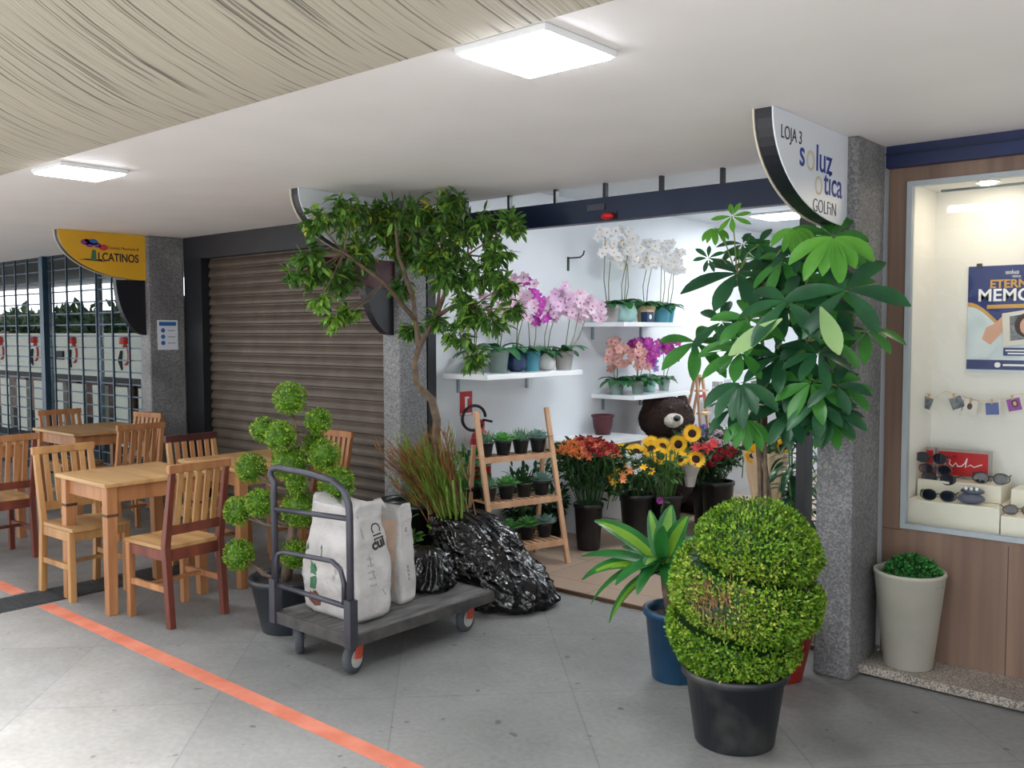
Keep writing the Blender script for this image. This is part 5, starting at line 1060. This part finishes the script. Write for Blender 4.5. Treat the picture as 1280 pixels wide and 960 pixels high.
scatter(flower_proto('lil', 'petal_orange', .034, 'orange flower low in front of the sunflowers', 'yellow and orange flowers low before the sunflowers'), [(-3.60, 5.36, .55), (-3.58, 5.32, .52), (-3.56, 5.38, .58), (-3.60, 5.40, .61)], rr, .4)
scatter(flower_proto('mum', 'petal_white', .022, 'tiny white filler flower before the sunflowers', 'white filler flowers before the sunflowers'), [(-3.66+rr.uniform(-.1, .16), 5.42+rr.uniform(-.06, .1), .62+rr.uniform(-.06, .06)) for _ in range(22)], rr, .6)
scatter(flower_proto('mum', 'petal_magenta', .03, 'single magenta bloom low before the buckets', None), [(-3.42, 5.55, .36)], rr, .3)
bucket('black bucket of sunflowers in the middle of the doorway', -3.54, 5.82, .12, .34)
stems_in('green stems of the sunflowers', -3.54, 5.82, .3, .68, 34, .07, .2, 'stem_green')
sun = flower_proto('sun', 'petal_yellow', .074, 'open sunflower with a dark centre in the doorway bunch', 'sunflowers in the doorway bunch')

scatter(sun, [(x_-.13, y_-.11, z_-.145) for x_, y_, z_ in [(-3.70, 5.80, .80), (-3.62, 5.86, .80), (-3.60, 5.74, .74), (-3.40, 5.84, .79), (-3.30, 5.94, .77), (-3.47, 5.98, .84), (-3.72, 5.90, .78), (-3.58, 6.0, .85), (-3.38, 6.06, .86), (-3.30, 6.12, .94), (-3.20, 6.0, .77), (-3.50, 5.88, .83)]], rr, .35, (.5, -.8, .35))
scatter(flower_proto('lil', 'petal_red', .05, 'red flower at the right of the sunflowers', 'red flowers right of the sunflowers'), [(-3.32, 5.88, .71), (-3.28, 5.94, .70), (-3.24, 5.98, .74), (-3.26, 5.96, .71)], rr, .4)
scatter(flower_proto('mum', 'petal_white', .03, 'white bloom behind the sunflowers', 'white blooms behind the sunflowers'), [(-3.34, 6.16, .84), (-3.26, 6.22, .83), (-3.20, 6.2, .84)], rr, .4)
kw = thing('wrapped_bouquet', 'sunflower stems wrapped in pale paper leaning in the bucket', 'bouquet', (-3.38, 5.90, .42)); MB().lathe([(.03, 0), (.045, .08), (.08, .17), (.075, .17), (.04, .08), (.02, .01)], (0, 0, 0), 20, warp=lambda q, t: q*(1+.08*math.sin(7*t))).build('paper_wrap', 'street_green', kw)
kw.children[0].data.materials[0] = M['stone_grey']
bucket('black bucket of crimson flowers next to the teddy bear', -3.60, 6.55, .12, .40)
bucket('black bucket of violet filler flowers behind the crimson ones', -3.36, 6.28, .12, .40)
stems_in('dark leafy stems under the crimson flowers', -3.48, 6.32, .38, .66, 90, .14, .26, 'dark_foliage')
scatter(flower_proto('mum', 'petal_crimson', .058, 'crimson rose-like bloom in the dark bunch', 'crimson blooms in the dark bunch'), [(x_-.26, y_-.2, z_-.05) for x_, y_, z_ in [(-3.28, 6.30, .68), (-3.20, 6.28, .66), (-3.12, 6.34, .70), (-3.02, 6.36, .69), (-3.05, 6.30, .64), (-3.10, 6.28, .62), (-2.96, 6.42, .70), (-3.34, 6.34, .70), (-3.16, 6.36, .64)]], rr, .4)
scatter(flower_proto('mum', 'petal_pink', .028, 'small pale pink filler bloom above the crimson flowers', 'pink and violet filler blooms above the crimson flowers'), [(-3.40+rr.uniform(-.2, .26), 6.28+rr.uniform(-.1, .12), .73+rr.uniform(-.05, .06)) for _ in range(34)], rr, .6)
scatter(flower_proto('mum', 'petal_purple', .035, 'violet filler bloom above the crimson flowers', 'pink and violet filler blooms above the crimson flowers'), [(-3.55+rr.uniform(-.1, .12), 6.28+rr.uniform(-.08, .08), .79+rr.uniform(-.03, .04)) for _ in range(12)], rr, .6)
bucket('black bucket of pale pink flowers behind the wrapped bouquet', -2.86, 6.45, .13, .36)
scatter(flower_proto('mum', 'petal_pink', .035, 'pale pink bloom low by the pale pot', 'pale pink blooms low by the wrapped bouquet'), [(-2.86+rr.uniform(-.12, .12), 6.4+rr.uniform(-.1, .1), .44+rr.uniform(-.05, .05)) for _ in range(14)], rr, .6)
# bouquet wrapped in kraft paper, sunflowers on top
bq = thing('wrapped_bouquet', 'tall kraft-paper bouquet topped with small sunflowers behind the boxwood', 'bouquet', (-2.42, 5.12, .018))
MB().lathe([(.05, 0), (.055, .2), (.07, .5), (.13, .82), (.125, .82), (.06, .5), (.04, .02)], (0, 0, 0), 44, warp=lambda q, t: Vector((q.x*(1+.10*math.sin(11*t)), q.y*(1+.10*math.sin(11*t)), q.z))).build('paper_wrap', 'kraft_paper', bq)
sun2 = flower_proto('sun', 'petal_yellow', .05, 'small sunflower in the kraft-paper bouquet', 'sunflowers in the kraft-paper bouquet')
scatter(sun2, [(-2.47, 5.02, .90), (-2.42, 5.03, .87), (-2.46, 5.02, .82), (-2.30, 5.10, .88), (-2.38, 5.14, .93)], rr, .25, (.45, -.85, .2))
lf_ = bush('bouquet_greens', 'x', (-2.40, 5.14, .82), .12, 60, .07, .03, 'dark_foliage', None, .02); 
for c in list(lf_.children):
    c.parent = bq; c.location = (.02, .02, .80)
bpy.data.objects.remove(lf_)

# repeats of one kind share a group
GROUPS = {'dining_chair': 'wooden dining chairs around the tables', 'dining_table': 'square wooden dining tables', 'potted_succulent': 'small succulents on the ladder stand', 'potted_orchid': 'orchids on the white wall shelves',
          'flower_bucket': 'black buckets of cut flowers', 'ceiling_light': 'square panel lights in the ceilings', 'sunglasses': 'sunglasses in the optician showcase', 'small_photo': 'small photos clipped to the string',
          'carton': 'boxes on the back counter', 'gift_parcel': 'parcels on the rear shelf', 'courtyard_shrub': 'shrubs beyond the low white wall', 'wall_shelf': 'white wall shelves in the flower shop', 'display_plinth': 'white plinths in the showcase', 'white_post': 'pale posts behind the grille'}
for o in scene.objects:
    if o.parent is None and not o.get('group'):
        g_ = GROUPS.get(o.name.split('.')[0])
        if g_: o['group'] = g_
